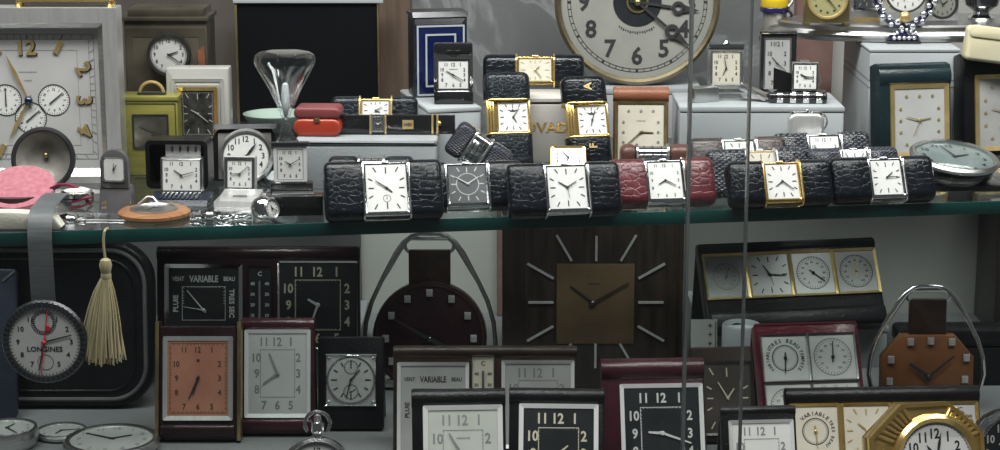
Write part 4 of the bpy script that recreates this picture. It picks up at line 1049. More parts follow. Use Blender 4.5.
def plain_chrome():
    t = T('desk_clock', 'round dialled clock in a grey square case behind the jewelled clock', 'clock', 926, 957, 0, p=G(942, 21, ZY))
    t.add('case', MB().box(-16, 16, 0, 12, 0, 52, 1), steel)
    t.add('dial_ring', MB().lathe([(12, .5), (13, -2), (15, -2.2), (15.5, .5)], 36, 'y', 0, 0, 17), gunmetal)
    dial(t, 0, 17, 25, 25, -.6, aged_dial, ink, rnd=True, size=4, hands=(50, 320))
    t = T('desk_clock', 'flat grey framed clock between the gilt square clock and jewelled clock', 'clock', 850, 880, 0, p=G(866, 21, ZY))
    t.add('case', MB().box(-16, 15, 0, 10, 0, 50, 1), steel)
    t.add('gilt_foot', MB().box(-14, 14, -2, 10, 0, 3, .5), gold_soft)
    bezel(t, 0, 28, 26, 34, 2, -1.2, .2, chrome, 1, .4); dial(t, 0, 28, 22, 30, -.3, slate_dial, white_ink, nums='baton', hands=(40, 200))
    t = T('perfume_flask', 'dark cut glass flask with a chrome foot on the silver tray end', 'bottle', 962, 1000, 0, p=G(981, 19, ZY))
    t.add('chrome_foot', MB().lathe([(13, 0), (14, 2), (9, 5), (8, 8)], 28), chrome)
    t.add('flask', MB().lathe([(8, 8), (16, 14), (19, 26), (17, 44), (9, 56), (6, 70)], 28), mat('smoky_black_glass', (.02, .02, .025), .08, coat=.8, build=f_noise((.015, .015, .02), (.03, .03, .036), 30)))
plain_chrome()
# tin with chain at the left end of the tray
t = T('enamel_tin', 'small pewter tin with yellow and blue enamel collar and a chain', 'tin', 757, 790, 0, p=Vector((D(774, 42, 0.335).x, 0.335, 0)))
zb = D(774, 36, 0.335).z/t.u
t.add('column', MB().lathe([(13, 0), (13, zb-6), (15, zb-4), (15, zb)], 28), brown_wood)
t.add('tin_body', MB().lathe([(12, zb), (13, zb+3), (11, zb+14), (12, zb+24)], 28), pewter)
t.add('blue_collar', MB().lathe([(14, zb+24), (15, zb+25), (15, zb+28), (14.5, zb+29)], 28), violet_enamel)
t.add('yellow_collar', MB().lathe([(14.5, zb+29), (15, zb+30), (14, zb+37), (12, zb+38)], 28), yellow_en)
t.add('chain', MB().tube([(13+2.5*math.sin(i*1.3), -12+2*math.cos(i*1.1), zb+40-3*i) for i in range(14)], 1.6, 6), gunmetal)

# bottle green travel clocks
GT = dict(m=silver_dial, im=gold_soft, nums='dots', hands=(80, 285), hm=gold_soft, hl=(.45, .55), hw=1.2, second=205)
travel_clock('travel_clock', 'bottle green leather travel clock with rolled top and satin gilt frame', 878, 954, 68, 163, green_leather, gold_soft,
             [(4, 56, 62, 72, 4.5, dict(GT))], z=0, tilt=8, d=26, roll_r=14, rz=12, flap=False)
travel_clock('travel_clock', 'black leather travel clock with pale grey dial beside the green one', 962, 1042, 58, 159, black_leather, gold_soft,
             [(4, 58, 66, 76, 4.5, dict(GT, m=grey_dial))], z=0, tilt=8, d=26, roll_r=14, rz=12, flap=False)
t = T('cream_lump', 'soft edged cream lump lying on top of the black travel clock', 'lump', 960, 1010, 0, p=D(988, 60, 0.215))  # stand-in for something unidentified, shaped as a soft cream block
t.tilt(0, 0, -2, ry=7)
t.add('lump_body', MB().prism(rrect(56, 34, 5, 5, 2, 17), -8, 12, 'xz', 4, None, 3), cream_mottle)
t.add('lump_front', MB().prism(rrect(54, 12, 4, 4, 2, 30), -9.5, -6, 'xz', 1.2), cream_mottle)

# round domed travel clock lying back on black stand
t = T('dome_clock', 'round glass domed clock lying back on a glossy black stand', 'clock', 914, 1006, 193, 0)
t.add('stand', MB().prism(rrect(88, 60, 8, 5, 2, 34), 0, 7, 'xy', 2), black_lacquer)
t.tilt(0, 34, 6); t.add('drum', MB().lathe([(33, 0), (38, 4), (41, 12), (40, 17)], 48), black_lacquer)
t.tilt(-10, 34, 26, ry=5)
t.add('rim', MB().lathe([(42, 0), (45, 2), (45.5, 5), (43, 7.5), (40, 7.5), (40, 2)], 56), steel)
dd = t.add('dial', MB().lathe([(40.5, 4.2), (0.01, 4.2)], 48), mat('hazy_teal_dial', (.20, .24, .24), .4, build=f_noise((.17, .21, .21), (.25, .29, .29), 40)))
t.add('crystal', MB().lathe([(41, 7), (38, 10), (28, 13.5), (14, 15.5), (0.01, 16)], 48, caps=False), lens_glass)
M0 = t.M; t.M = M0 @ Matrix.Rotation(R(-90), 4, 'X')
pr = MB()
for i in range(12): pr.txt(A12[i], 9, 31*math.sin(R(30*i)), 31*math.cos(R(30*i)), -4.5)
t.add('numerals', pr, ink, dd); hand(t, dd, 'hour_hand', 0, 0, 60, 18, 3, -5.2, ink); hand(t, dd, 'minute_hand', 0, 0, 340, 28, 2.0, -5.8, ink)

# ------------------------------------------------------------------ rows of purse watches on the shelf
purse_watch('glossy black crocodile purse watch, chrome railed, silver white dial, beside silver plinth', 326, 443, 158, 221, 365, 409, black_croc, chrome, dspec=dict(hands=(128, 305), hl=(.35, .65), subs=((0, -11, 4, 0),)))
purse_watch('black purse watch with slate grey dial marked by a thin circle', 410, 524, 159, 212, 447, 488, black_croc, chrome, slate_dial, white_ink, dspec=dict(hands=(58, 302), hl=(.72, .75), ring=11.5))
purse_watch('broad black crocodile purse watch, chrome railed, white dial below gilt letters', 508, 621, 160, 218, 546, 588, black_croc, chrome, dspec=dict(hands=(305, 58), hl=(.55, .6), second=172))
purse_watch('burgundy crocodile purse watch with chrome rails and white dial', 608, 715, 156, 208, 646, 683, red_croc, chrome, dspec=dict(hands=(240, 120), nums='arab', size=4.6, hl=(.5, .7)))
purse_watch('black crocodile purse watch with gilt rails beside the burgundy one', 727, 832, 158, 208, 763, 799, black_croc, gold, dspec=dict(hands=(235, 130), hl=(.55, .85)))
purse_watch('black crocodile purse watch beside the glass domed clock', 829, 934, 154, 204, 868, 902, black_croc, chrome, dspec=dict(hands=(50, 88), hl=(.55, .7)))
purse_watch('coarse woven black leather purse watch behind the gilt railed one', 707, 810, 146, 197, 747, 777, weave, steel, cream_dial, th=21, dspec=dict(hands=(60, 200)))
purse_watch('fine woven navy purse watch behind the crocodile one by the domed clock', 808, 901, 145, 195, 842, 870, weave2, chrome, th=20, dspec=dict(hands=(60, 200)))
purse_watch('brown lizard purse watch half hidden behind the burgundy one', 690, 788, 135, 182, 724, 757, brown_croc, chrome, th=18, dspec=dict(hands=(60, 200)))
purse_watch('coarse woven black purse watch standing beneath the steel mesh case', 774, 873, 130, 178, 809, 842, weave, chrome, th=18, dspec=dict(nums='arab', size=5, hands=(60, 300)))

def closed_watch(label, x0, x1, top, bot, c0, c1, leather, rz=0, ry=0, th=22, z=0):
    """purse watch seen from its hinge side: two leather halves and the chrome slide between them"""
    t = T('purse_watch', label, 'watch', x0, x1, bot, z, rz, PW); H = (bot-top)*0.92; L = x1-x0; cx = (x0+x1)/2
    if ry: t.tilt(0, 0, abs(math.sin(R(ry)))*L*0.5, ry=ry)
    a, b = c0-cx, c1-cx
    cover(t, -L/2, a, 0, th, 0, H, leather, 8, 6); cover(t, b, L/2, 0, th, 0, H, leather, 8, 6)
    t.add('slide', MB().prism(rrect(th-4, H-4, 7, 5, th/2, H/2), a, b, 'yz'), chrome)
    for k in range(3): t.add('slide_groove', MB().prism(rrect(th-3.4-k*.0, H-3.4, 7, 5, th/2, H/2), a+(b-a)*(.22+.28*k)-.5, a+(b-a)*(.22+.28*k)+.5, 'yz'), gunmetal)
    for k in (a, b): t.add('rail', MB().prism(rrect(th+1, H+1, 8.5, 5, th/2, H/2), k-1.2, k+1.2, 'yz', .4), steel)
    return t
closed_watch('dark leather purse watch with ribbed chrome slide before the grey jewel box', 328, 414, 154, 202, 359, 384, fine_croc)
closed_watch('chestnut leather purse watch with chrome slide behind the burgundy one', 620, 691, 142, 190, 637, 668, brown_plain)
closed_watch('grained navy purse watch tipped on end with chrome collar beside white box', 437, 500, 146, 186, 456, 474, weave2, ry=34, th=20)

# ------------------------------------------------------------------ lower deck, left
t = T('padded_case', 'large black padded leather case with rounded corners and a corded edge', 'case', -60, 155, 410, ZF)
t.tilt(6, 0, 3); H = 166; W_ = 215
t.add('body', MB().prism(rrect(W_, H, 40, 8, 0, H/2), 0, 24, 'xz', 5, None, 3), black_leather)
t.add('edge_cord', MB().tube([(x_, -0.5, z_) for x_, z_ in rrect(W_-16, H-16, 34, 8, 0, H/2)], 2.2, 8, True), dark_grey)
t.add('inner_cord', MB().tube([(x_, -0.8, z_) for x_, z_ in rrect(W_-36, H-34, 28, 8, 0, H/2)], 1.2, 6, True), black_leather)
t.add('snap', MB().ball(60, 0, H-40, 3.5, 12, 8), gunmetal)

t = T('leather_wallet', 'dark navy leather wallet with a steel corner beside the padded case', 'wallet', -70, 22, 420, ZF)
t.tilt(12, -3, 2); t.add('cover', MB().prism(rrect(92, 150, 6, 4, -4, 75), 0, 8, 'xz', 2), navy_leather)
t.add('steel_corner', MB().bar(28, 138, 40, 148, 2.0, -.3, 1), steel)

def timer():
    p = D(47, 383, -0.028)
    t = T('pocket_timer', 'round dark bezelled timer with white dial hung on a grey ribbon', 'stopwatch', 3, 91, 0, p=p)
    zs = -p.z/t.u; C = 43
    t.add('case_body', MB().lathe([(30, 14), (38, 10), (42, 4), (43, 0), (41, -3.5), (36, -4), (35, 0), (35, 10)], 56, 'y', 0, 0, C), gunmetal)
    bn = MB()
    for i in range(48):
        a = R(7.5*i); bn.bar(36.5*math.sin(a), C+36.5*math.cos(a), 42*math.sin(a), C+42*math.cos(a), 1.6, -3.6, 1.0)
    t.add('bezel_notches', bn, mat('steel_blue_bezel', (.10, .13, .16), .3, .8, build=f_noise((.07, .10, .13), (.15, .18, .21), 60)), stuff=True)
    pr = MB(); y = -1.0
    d = t.add('dial', MB().lathe([(0.01, y), (35.5, y), (35.5, y+2)], 48, 'y', 0, 0, C), silver_dial)
    for i, n in enumerate(A12):
        if i in (0, 6): continue
        a = R(30*i); pr.txt(n, 7.2, 26.5*math.sin(a), C+26.5*math.cos(a), y-.3)
    for i in range(60): a = R(6*i); pr.bar(33*math.sin(a), C+33*math.cos(a), 35*math.sin(a), C+35*math.cos(a), .7, y-.2, .1)
    pr.txt('LONGINES', 7.4, 0, C-7.5, y-.3, 0, 1.0)
    c1 = circ(8, 24, 0, C-21); pr.frame(c1, inset(c1, .4), y-.4, y-.2)
    for i in range(30):
        a = R(12*i); pr.bar(9*math.sin(a), C+20+9*math.cos(a), 11.5*math.sin(a), C+20+11.5*math.cos(a), 1.3, y-.2, .1)
    c1 = circ(12.6, 30, 0, C+20); pr.frame(c1, inset(c1, .5), y-.4, y-.2)
    t.add('numerals', pr, ink, d)
    hand(t, d, 'minute_hand', 0, C, 75, 28, 2, y-1, ink); hand(t, d, 'hour_hand', 0, C, 193, 30, 2, y-1.3, ink)
    hand(t, d, 'sweep_hand', 0, C, 188, 37, 1.2, y-1.8, red_ink, 'taper', .9); t.add('hub', MB().ball(0, y-2, C, 2.2), red_ink, d)
    t.add('red_dot', MB().prism(circ(2.6, 14, 4, C+14), y-1.2, y-.3, 'xz'), red_ink, d)
    mb = MB(); rings = []
    for y_, z_ in [(4, 74), (2, 90), (0, zs-8), (1.5, zs+4), (8, zs+16), (20, zs+23), (40, zs+24), (60, zs+25), (86, zs+24)]:
        rings.append(mb.ring([(-12, y_, z_), (12, y_, z_), (12, y_+.8, z_+.4), (-12, y_+.8, z_+.4)]))
    for a, b in zip(rings, rings[1:]): mb.band(a, b)
    mb.f += [tuple(rings[0]), tuple(rings[-1])]
    t.add('ribbon', mb, ribbon_m)
timer()

def tassel():
    p = D(107, 363, -0.022)
    t = T('tassel', 'khaki silk tassel hanging on a cord from the shelf edge', 'tassel', 82, 130, 0, p=p); zs = -p.z/t.u
    t.add('cord', MB().tube([(3, 0, 106), (2, 0, 118), (2, 0, zs-6), (3, 1, zs+1), (4, 5, zs+3), (4, 14, zs+1.4)], 1.3, 8), khaki)
    t.add('head', MB().lathe([(2, 108), (5, 106), (6.4, 101), (5, 94), (3.8, 91), (4.2, 89)], 20, 'z', 3, 0), khaki)
    t.add('binding', MB().lathe([(4.6, 86), (5.2, 88), (5.2, 91), (4.6, 93)], 20, 'z', 3, 0), khaki)
    st = MB(); rnd = random.Random(4)
    for i in range(230):
        a = rnd.uniform(0, 2*math.pi); k = math.sqrt(rnd.random()); x1 = -1.5+24*k*math.cos(a)-3; y1 = 15*k*math.sin(a)
        x0 = 3+3.8*math.cos(a); y0 = 3.8*math.sin(a); zb = rnd.uniform(-1, 9)+abs(x1)*.12; c_ = rnd.uniform(-2, 2)
        pts = []
        for j in range(6):
            f = j/5; g = f**0.75; pts.append((x0+(x1-x0)*g+c_*math.sin(3.1*f), y0+(y1-y0)*g, 90-(90-zb)*f))
        st.tube(pts, .75, 4)
    t.add('strands', st, khaki, stuff=True)
tassel()

def flat_watch(label, cx, cy, r, h, dm, hands):
    t = T('flat_clock', label, 'clock', cx-r, cx+r, cy, ZF)
    t.add('case', MB().lathe([(r*.85, 0), (r*.97, h*.3), (r, h*.7), (r*.95, h), (r*.86, h), (r*.84, h-2)], 44), steel)
    d = t.add('dial', MB().lathe([(r*.86, h-1.4), (0.01, h-1.4)], 40), dm)
    t.M = Matrix.Rotation(R(-90), 4, 'X'); pr = MB()
    for i in range(12): pr.txt(A12[i], r*.2, r*.68*math.sin(R(30*i)), r*.68*math.cos(R(30*i)), -h+1.1)
    t.add('numerals', pr, grey_ink, d)
    for n, a, l in (('hour_hand', hands[0], .45), ('minute_hand', hands[1], .68)): hand(t, d, n, 0, 0, a, r*l, r*.06, -h+.7, ink)
flat_watch('round steel clock lying on the deck with pale dial and crossed hands', 112, 450, 48, 13, grey_dial, (60, 300))
flat_watch('thick round steel clock lying on the deck below the padded case', 8, 446, 31, 20, grey_dial, (20, 140))
flat_watch('smaller grey round clock lying on the deck between two steel ones', 62, 436, 26, 7, grey_dial, (200, 80))

# grey riser boxes at the back of the deck
def riser(label, x0, x1, y0, y1, zt, fx=0):
    pa, pb = D(x0, 360, y0), D(x1, 360, y0)
    t = T('riser_box', label, 'box', 0, 0, 0, p=Vector(((pa.x+pb.x)/2, y0, ZF))); t.u = 1.0; w = (pb.x-pa.x)/2
    t.add('body', MB().box(-w, w, 0, y1-y0, 0, zt-ZF-.004, .0008), grey_cloth); t.add('lid', MB().box(-w-.001, w+.001, -.001, y1-y0+.001, zt-ZF-.004, zt-ZF, .0008), grey_cloth)
ZL = -0.138
riser('long grey riser box under the black weather and clock set', 165, 356, 0.212, 0.34, ZL)
riser('grey riser box under the long gilt framed four dial set', 700, 886, 0.262, 0.37, ZL)

# weather dials -------------------------------------------------------
def baro(m, im, hm, ang, words=('VENT', 'VARIABLE', 'BEAU'), left='PLUIE', right='TRES SEC'):
    def fn(t, cx, cz, w, h):
        d = t.add('barometer_dial', MB().box(cx-w/2, cx+w/2, -.4, .8, cz-h/2, cz+h/2), m); pr = MB(); y = -.55
        z1 = cz+h*.34
        pr.txt(words[0], w*.085, cx-w*.365, z1, y, 0, .8); pr.txt(words[1], w*.13, cx, z1, y, 0, .72); pr.txt(words[2], w*.085, cx+w*.365, z1, y, 0, .8)
        pr.txt(left, w*.10, cx-w*.40, cz-h*.02, y, -90); pr.txt(right, w*.10, cx+w*.40, cz-h*.02, y, 90)
        Po = rrect(w*.62, h*.5, 0, 1, cx, cz-h*.02); pr.frame(Po, inset(Po, .5), y-.05, y)
        for i in range(25):
            x_, z_ = rect_pos(-90+7.5*i, w*.62, h*.5); pr.bar(cx+x_*.9, cz-h*.02+z_*.9, cx+x_, cz-h*.02+z_, .5, y, .05)
        t.add('barometer_print', pr, im, d)
        hand(t, d, 'pointer', cx, cz-h*.12, ang, h*.38, 1.5, -1.2, hm); hand(t, d, 'set_pointer', cx, cz-h*.12, ang-40, h*.3, 1.0, -1.6, hm)
        t.add('hub', MB().ball(cx, -1.6, cz-h*.12, 2.0), hm, d)
    return fn
def thermo(m, im):
    def fn(t, cx, cz, w, h):
        d = t.add('thermometer_plate', MB().box(cx-w/2, cx+w/2, -.5, .6, cz-h/2, cz+h/2), m); pr = MB(); y = -.65
        pr.txt('C', 6, cx, cz+h*.40, y)
        for i, n in enumerate(('40', '30', '20', '10', '0')):
            z_ = cz+h*(.26-.15*i); pr.txt(n, 4.4, cx-w*.32, z_, y); pr.txt(n, 4.4, cx+w*.32, z_, y)
        t.add('thermometer_print', pr, im, d)
        t.add('mercury_tube', MB().tube([(cx, -1.6, cz-h*.42), (cx, -1.6, cz+h*.3)], 1.5, 8), chrome, d)
    return fn
def round_weather(m, im, hm, ang, word=None, word2=None, word3=None, gear=True, k=.9):
    def fn(t, cx, cz, w, h):
        d = t.add('weather_dial', MB().box(cx-w/2, cx+w/2, -.4, .8, cz-h/2, cz+h/2), m); pr = MB(); y = -.55; r = min(w, h)/2*k
        if word: pr.arctxt(word, r*.27, cx, cz, r*.88, 0, y)
        if word2: pr.arctxt(word2, r*.22, cx, cz, r*.88, 100, y)
        if word3: pr.arctxt(word3, r*.22, cx, cz, r*.88, -95, y)
        c1 = circ(r*(.66 if word else .95), 36, cx, cz); pr.frame(c1, inset(c1, r*.04), y-.05, y)
        q = r*(.62 if word else .9)
        for i in range(36):
            a = R(10*i); pr.bar(cx+q*.86*math.sin(a), cz+q*.86*math.cos(a), cx+q*math.sin(a), cz+q*math.cos(a), r*.025, y, .05)
        if not word:
            for i in range(11):
                a = R(-150+30*i); pr.txt(str(i*10), r*.17, cx+q*.70*math.sin(a), cz+q*.70*math.cos(a), y)
        t.add('weather_print', pr, im, d)
        hand(t, d, 'pointer', cx, cz, ang, r*.8, max(.9, r*.07), -1.2, hm, 'taper', .35); t.add('hub', MB().ball(cx, -1.4, cz, max(1.2, r*.09)), hm, d)
    return fn

BLK = dict(m=black_dial, im=white_ink, hm=white_ink)
travel_clock('weather_set', 'wide oxblood black travel set with chrome barometer, thermometer and clock', 157, 360, 250, 350, maroon_dark, chrome,
    [(204-258.5, 55, 78, 76, 4, dict(fn=baro(black_dial, white_ink, white_ink, -40))), (260-258.5, 55, 24, 72, .8, dict(bez=black_dial, fn=thermo(black_dial, white_ink))),
     (318-258.5, 58, 80, 88, 1.8, dict(m=black_dial, im=pale_ink, size=13, pad=9, track=.60, hands=(300, 200), hm=white_ink, hl=(.3, .5)))], z=ZL, tilt=12, group=None, d=14, roll_r=7.5)
def salmon():
    t = travel_clock('travel_clock', 'oxblood travel clock with brass side rails and a salmon pink dial', 159, 237, 330, 443, maroon_dark, satin,
        [(0, 52, 70, 84, 4.5, dict(m=salmon_dial, im=mat('brown_print', (.07, .03, .022), .5, build=f_noise((.06, .026, .02), (.08, .035, .026), 90)), size=8, pad=9, hands=(197, 204), hm=ink, hl=(.55, .75), hw=1.8, mark=lambda pr, y: pr.poly(rrect(3, 3, 0, 1, 0, 79), y), track=.93))], tilt=14, d=14)
    t.tilt(14, 0, 14*math.sin(R(14)))
    for x_ in (-41, 41): t.add('brass_rail', MB().box(x_-2, x_+2, -2, 16, -1, 118, .8), brass)
    t.add('lower_roll', MB().prism(rrect(12, 14, 5, 4, 1, 9), -37, 37, 'yz', 1), maroon_dark)
salmon()
def maroon_white():
    t = travel_clock('travel_clock', 'maroon leather travel clock with a bright chrome bezel and silvered dial', 241, 314, 322, 437, maroon, white_chrome,
        [(0, 55, 66, 88, 3.8, dict(m=silver_dial, im=grey_ink, size=12, pad=8.5, track=.60, hands=(338, 235), hl=(.75, .6), hm=grey_ink, mark=None))], tilt=14, d=13, roll_r=7)
    t.tilt(14, 0, 3.2)
    t.add('lower_roll', MB().prism(rrect(12, 14, 5, 4, 1, 9), -35, 35, 'yz', 1), maroon)
maroon_white()
def chrono():
    t = travel_clock('travel_clock', 'black leather travel clock with square chrome plate and round chronograph dial', 318, 384, 340, 432, black_leather, chrome,
        [(0, 43, 52, 52, 1.6, dict(fn=None, m=satin, nums=None, hands=None, name='chrome_plate'))], tilt=14, d=12, roll_r=0)
    e = elev(t.p); H = (432-340)/math.cos(R(14-e)); t.tilt(14, 0, 12*math.sin(R(14)))
    t.add('dial_ring', MB().lathe([(22.4, 0), (23, -1.6), (24.4, -1.8), (24.8, 0)], 40, 'y', 0, 0, H-43), chrome)
    dial(t, 0, H-43, 45, 45, -.9, grey_dial, ink, rnd=True, nums='baton', hands=(40, 195), hl=(.6, .8), subs=((0, 12.5, 7, 0), (0, -12, 7.5, 60)))
    for x_ in (-22, 22):
        for z_ in (-22, 22): t.add('corner_screw', MB().ball(x_, -.8, H-43+z_, 1.6), steel)
chrono()
def pocket_watch():
    t = T('pocket_watch', 'chrome open faced pocket watch with crown and bow standing up', 'watch', 281, 355, 510, ZF)
    t.tilt(16, 0, 38); C = 0
    t.add('watch_case', MB().lathe([(30, 8), (36, 5), (37.5, 0), (36, -4), (32.5, -5.5), (31, -3), (31, 6)], 52, 'y'), chrome)
    dial(t, 0, 0, 62, 62, -1, silver_dial, ink, rnd=True, size=9.5, pad=8, hands=(300, 60), subs=((0, -14, 8, 40),), track=.97)
    t.add('stem', MB().lathe([(5, 36), (4.4, 40), (6.4, 42), (6.8, 50), (5, 52)], 20, 'z'), chrome)
    t.add('crown_cap', MB().lathe([(3, 52), (4, 53), (3.4, 58), (1, 60)], 16, 'z'), steel)
    t.add('bow', MB().tube([(12.5*math.sin(R(a)), 0, 49-12.5*math.cos(R(a))*.95+1) for a in range(50, 311, 10)], 2.0, 8), chrome)
pocket_watch()

# ------------------------------------------------------------------ stirrup clocks
def stirrup(label, x0, x1, top, bot, strap_m, body_m, round_body, marks, hands, metal, dr, dcz):
    t = T('stirrup_clock', label, 'clock', x0, x1, bot, ZF); W_ = x1-x0; H = (bot-top)*1.02
    t.tilt(5, 0, 3)
    pts = []; rad = []
    tab = ((1, .07), (.985, .13), (.94, .19), (.87, .245), (.79, .295), (.69, .36), (.56, .43), (.42, .475), (.28, .49), (.15, .46), (.05, .38))
    def side(s_): return [(s_*W_*k, H*z_) for z_, k in tab]
    L = side(-1)[::-1]; Rr = side(1); P = [(x_, 6, z_) for x_, z_ in L+Rr]
    t.add('stirrup_arch', MB().tube(P, [2.3]*6+[3.0, 3.4, 3.0, 2.4, 2.2]+[2.2, 2.4, 3.0, 3.4, 3.0]+[2.3]*6, 10), metal)
    t.add('slot_loop', MB().tube([(x_, 6, z_) for x_, z_ in rrect(W_*.36, H*.085, H*.035, 4, 0, H*.925)], 1.8, 8, True), metal)
    t.add('tread', MB().box(-W_*.40, W_*.40, -4, 20, 0, 8, 2, 2), metal)
    sw = W_*.155
    t.add('hanging_strap', MB().box(-sw, sw, 2.5, 11, dcz+dr*.6, H*.895, 1, 1), strap_m)
    if round_body: P2 = circ(dr, 48, 0, dcz)
    else:
        a, c_ = dr, dr*.42; P2 = [(-a, dcz-c_), (-c_, dcz-a), (c_, dcz-a), (a, dcz-c_), (a, dcz+c_), (a-c_*1.0, dcz+a*.9), (-a+c_*1.0, dcz+a*.9), (-a, dcz+c_)]
    b = t.add('leather_body', MB().prism(P2, -2, 14, 'xz', 2.5), body_m)
    if round_body: t.add('stitched_rim', MB().tube([(x_, -2, z_) for x_, z_ in circ(dr-4, 48, 0, dcz)], .9, 6, True), strap_m, b)
    for x_, z_ in marks: t.add('hour_marker', MB().box(x_-3.2, x_+3.2, -4.6, -1.6, dcz+z_-3.6, dcz+z_+3.6, .6), satin, b)
    hand(t, b, 'hour_hand', 0, dcz, hands[0], dr*.5, 5, -5, ink); hand(t, b, 'minute_hand', 0, dcz, hands[1], dr*.72, 3.4, -6, ink)
    t.add('hub', MB().ball(0, -5.5, dcz, 3), gunmetal, b)
rim = [(47*math.sin(R(30*i)), 47*math.cos(R(30*i))) for i in range(12)]
rim = [(x_*.93, z_*.98) for x_, z_ in rim]
stirrup('dim steel stirrup clock with round dark oxblood leather face and worn strap', 363, 497, 239, 390, brown_leather, maroon_dark, True, rim, (118, 300), steel, 57, 50)
octm = [(-18, 35), (2, 36), (23, 35), (-37, 17), (38, 19), (-38, -5), (37, -3), (-34, -24), (34, -24), (-18, -36), (2, -37), (22, -36)]
stirrup('bright chrome stirrup clock with octagonal copper leather face and brown strap', 867, 985, 291, 412, brown_leather, copper_dial, False, octm, (-55, 50), chrome, 46, 34)

# ------------------------------------------------------------------ square wood clock
def wood_clock():
    t = T('wall_clock', 'square dark rosewood clock with bronze centre and chrome batons', 'clock', 502, 682, 392, ZF)
    t.tilt(2, 0, 1); H = 184; W_ = 180; cz = 93
    t.add('case', MB().box(-W_/2, W_/2, 3, 30, 0, H, 2), dark_wood)
    t.add('raised_panel', MB().box(-W_/2+22, W_/2-6, 0, 4, 4, H-4, 1), dark_wood)
    d = t.add('bronze_centre', MB().box(-36, 41, -1.4, .5, cz-44, cz+37, .5), bronze_dial)
    for i in range(12):
        a = R(30*i); s_, c_ = math.sin(a), math.cos(a)
        k1 = 68/max(abs(s_), abs(c_)) if i % 3 else 67; k0 = 42/max(abs(s_), abs(c_)) if i % 3 else 42
        t.add('hour_marker', MB().bar(3+s_*k0, cz-2+c_*k0, 3+s_*k1, cz-2+c_*k1, 2.2, .2, 2), satin)
    t.add('dial_print', MB().fine(1, cz+17, 13, 2.2, -1.6, 7).fine(1, cz-24, 11, 1.4, -1.6, 8), ink, d)
    hand(t, d, 'hour_hand', 0, cz-2, -53, 28, 2.6, -2, gunmetal); hand(t, d, 'minute_hand', 0, cz-2, 60, 41, 2.2, -2.8, gunmetal)
    t.add('hub', MB().ball(0, -3, cz-2, 2.6), gunmetal, d)
wood_clock()

# ------------------------------------------------------------------ middle front
travel_clock('weather_set', 'worn brown leather travel set with chrome barometer, thermometer strip and clock', 393, 577, 350, 456, brown_leather, white_chrome,
    [(433-485, 62, 72, 92, 3.6, dict(fn=baro(grey_dial, ink, ink, -20))), (483-485, 47, 22, 76, .8, dict(bez=grey_dial, fn=thermo(cream_dial, ink))),
     (538-485, 58, 73, 88, 3.6, dict(m=grey_dial, im=grey_ink, size=13, pad=9, track=.60, hands=(20, 200), hm=grey_ink))], tilt=16, d=13, roll_r=7)
travel_clock('travel_clock', 'black leather travel clock with pale celadon dial before the brown set', 413, 507, 394, 503, black_leather, white_chrome,
    [(4, 68, 80, 104, 5, dict(m=mat('celadon_dial', (.50, .53, .48), .4, coat=.2, build=f_noise((.46, .49, .44), (.54, .57, .52), 30)), im=grey_ink, size=14.5, pad=10, track=.58, hands=(200, 330), brand=.2))], tilt=20, d=14, roll_r=9.5, rz=3)
travel_clock('travel_clock', 'black leather travel clock with chrome bezel, black dial and gilt numerals', 508, 604, 393, 503, black_leather, white_chrome,
    [(2, 66, 80, 100, 4.6, dict(m=black_dial, im=pale_ink, size=14.5, pad=10, track=.58, hands=(222, 50), hl=(.5, .35), hm=pale_ink))], tilt=24, d=13, roll_r=9, rz=-2)
travel_clock('travel_clock', 'maroon leather travel clock with rolled top, chrome bezel and black dial', 604, 708, 364, 478, maroon, white_chrome,
    [(8, 76, 84, 100, 4.2, dict(m=black_dial, im=white_ink, size=13.5, pad=10, track=.58, hands=(275, 110), hl=(.38, .8), hm=white_ink))], tilt=24, d=16, roll_r=12, rz=3)
travel_clock('travel_clock', 'dark clock with bare baton dial hidden behind the maroon one', 694, 757, 350, 445, brown_leather, gunmetal,
    [(4, 52, 52, 74, 2.4, dict(m=mat('umber_dial', (.05, .042, .035), .4, build=f_noise((.04, .034, .028), (.062, .052, .044), 40)), im=pale_ink, nums='baton', hands=(35, 330), hl=(.5, .8), hm=pale_ink))], tilt=22, d=10, rz=4)
travel_clock('travel_clock', 'black leather travel clock with white dial beside the maroon one', 724, 800, 410, 500, black_leather, white_chrome,
    [(2, 56, 66, 84, 3.4, dict(m=white_dial, im=grey_ink, size=11.5, pad=8, track=.60, hands=(310, 130), hm=grey_ink))], tilt=22, d=11, roll_r=5.5, rz=4)
t = T('thermometer_card', 'pale paper thermometer card with black marks standing behind dark clock', 'card', 690, 717, 402, ZF)
t.tilt(8, 0, 1); t.add('card', MB().box(-13, 13, 0, 1.6, 0, 82), grey_dial); pm = MB()
for k in range(9): pm.txt('+', 8, 6, 76-9*k, -.2)
t.add('printed_marks', pm, ink); t.add('side_line', MB().box(11, 12, -.3, .2, 2, 80), brass)
easel(t, 0, 22, 60, 10, cream_dial)
t = T('card_tube', 'plain pale grey card tube standing behind the red four dial clock', 'tube', 722, 762, 392, ZF)
t.add('tube', MB().lathe([(19, 0), (19.5, 1), (19.5, 64), (18, 66), (17, 64), (17, 8)], 32, 'z', 0, 18), grey_cloth); t.add('end_cap', MB().lathe([(17, 60), (8, 61), (0.01, 61)], 32, 'z', 0, 18), white_card)

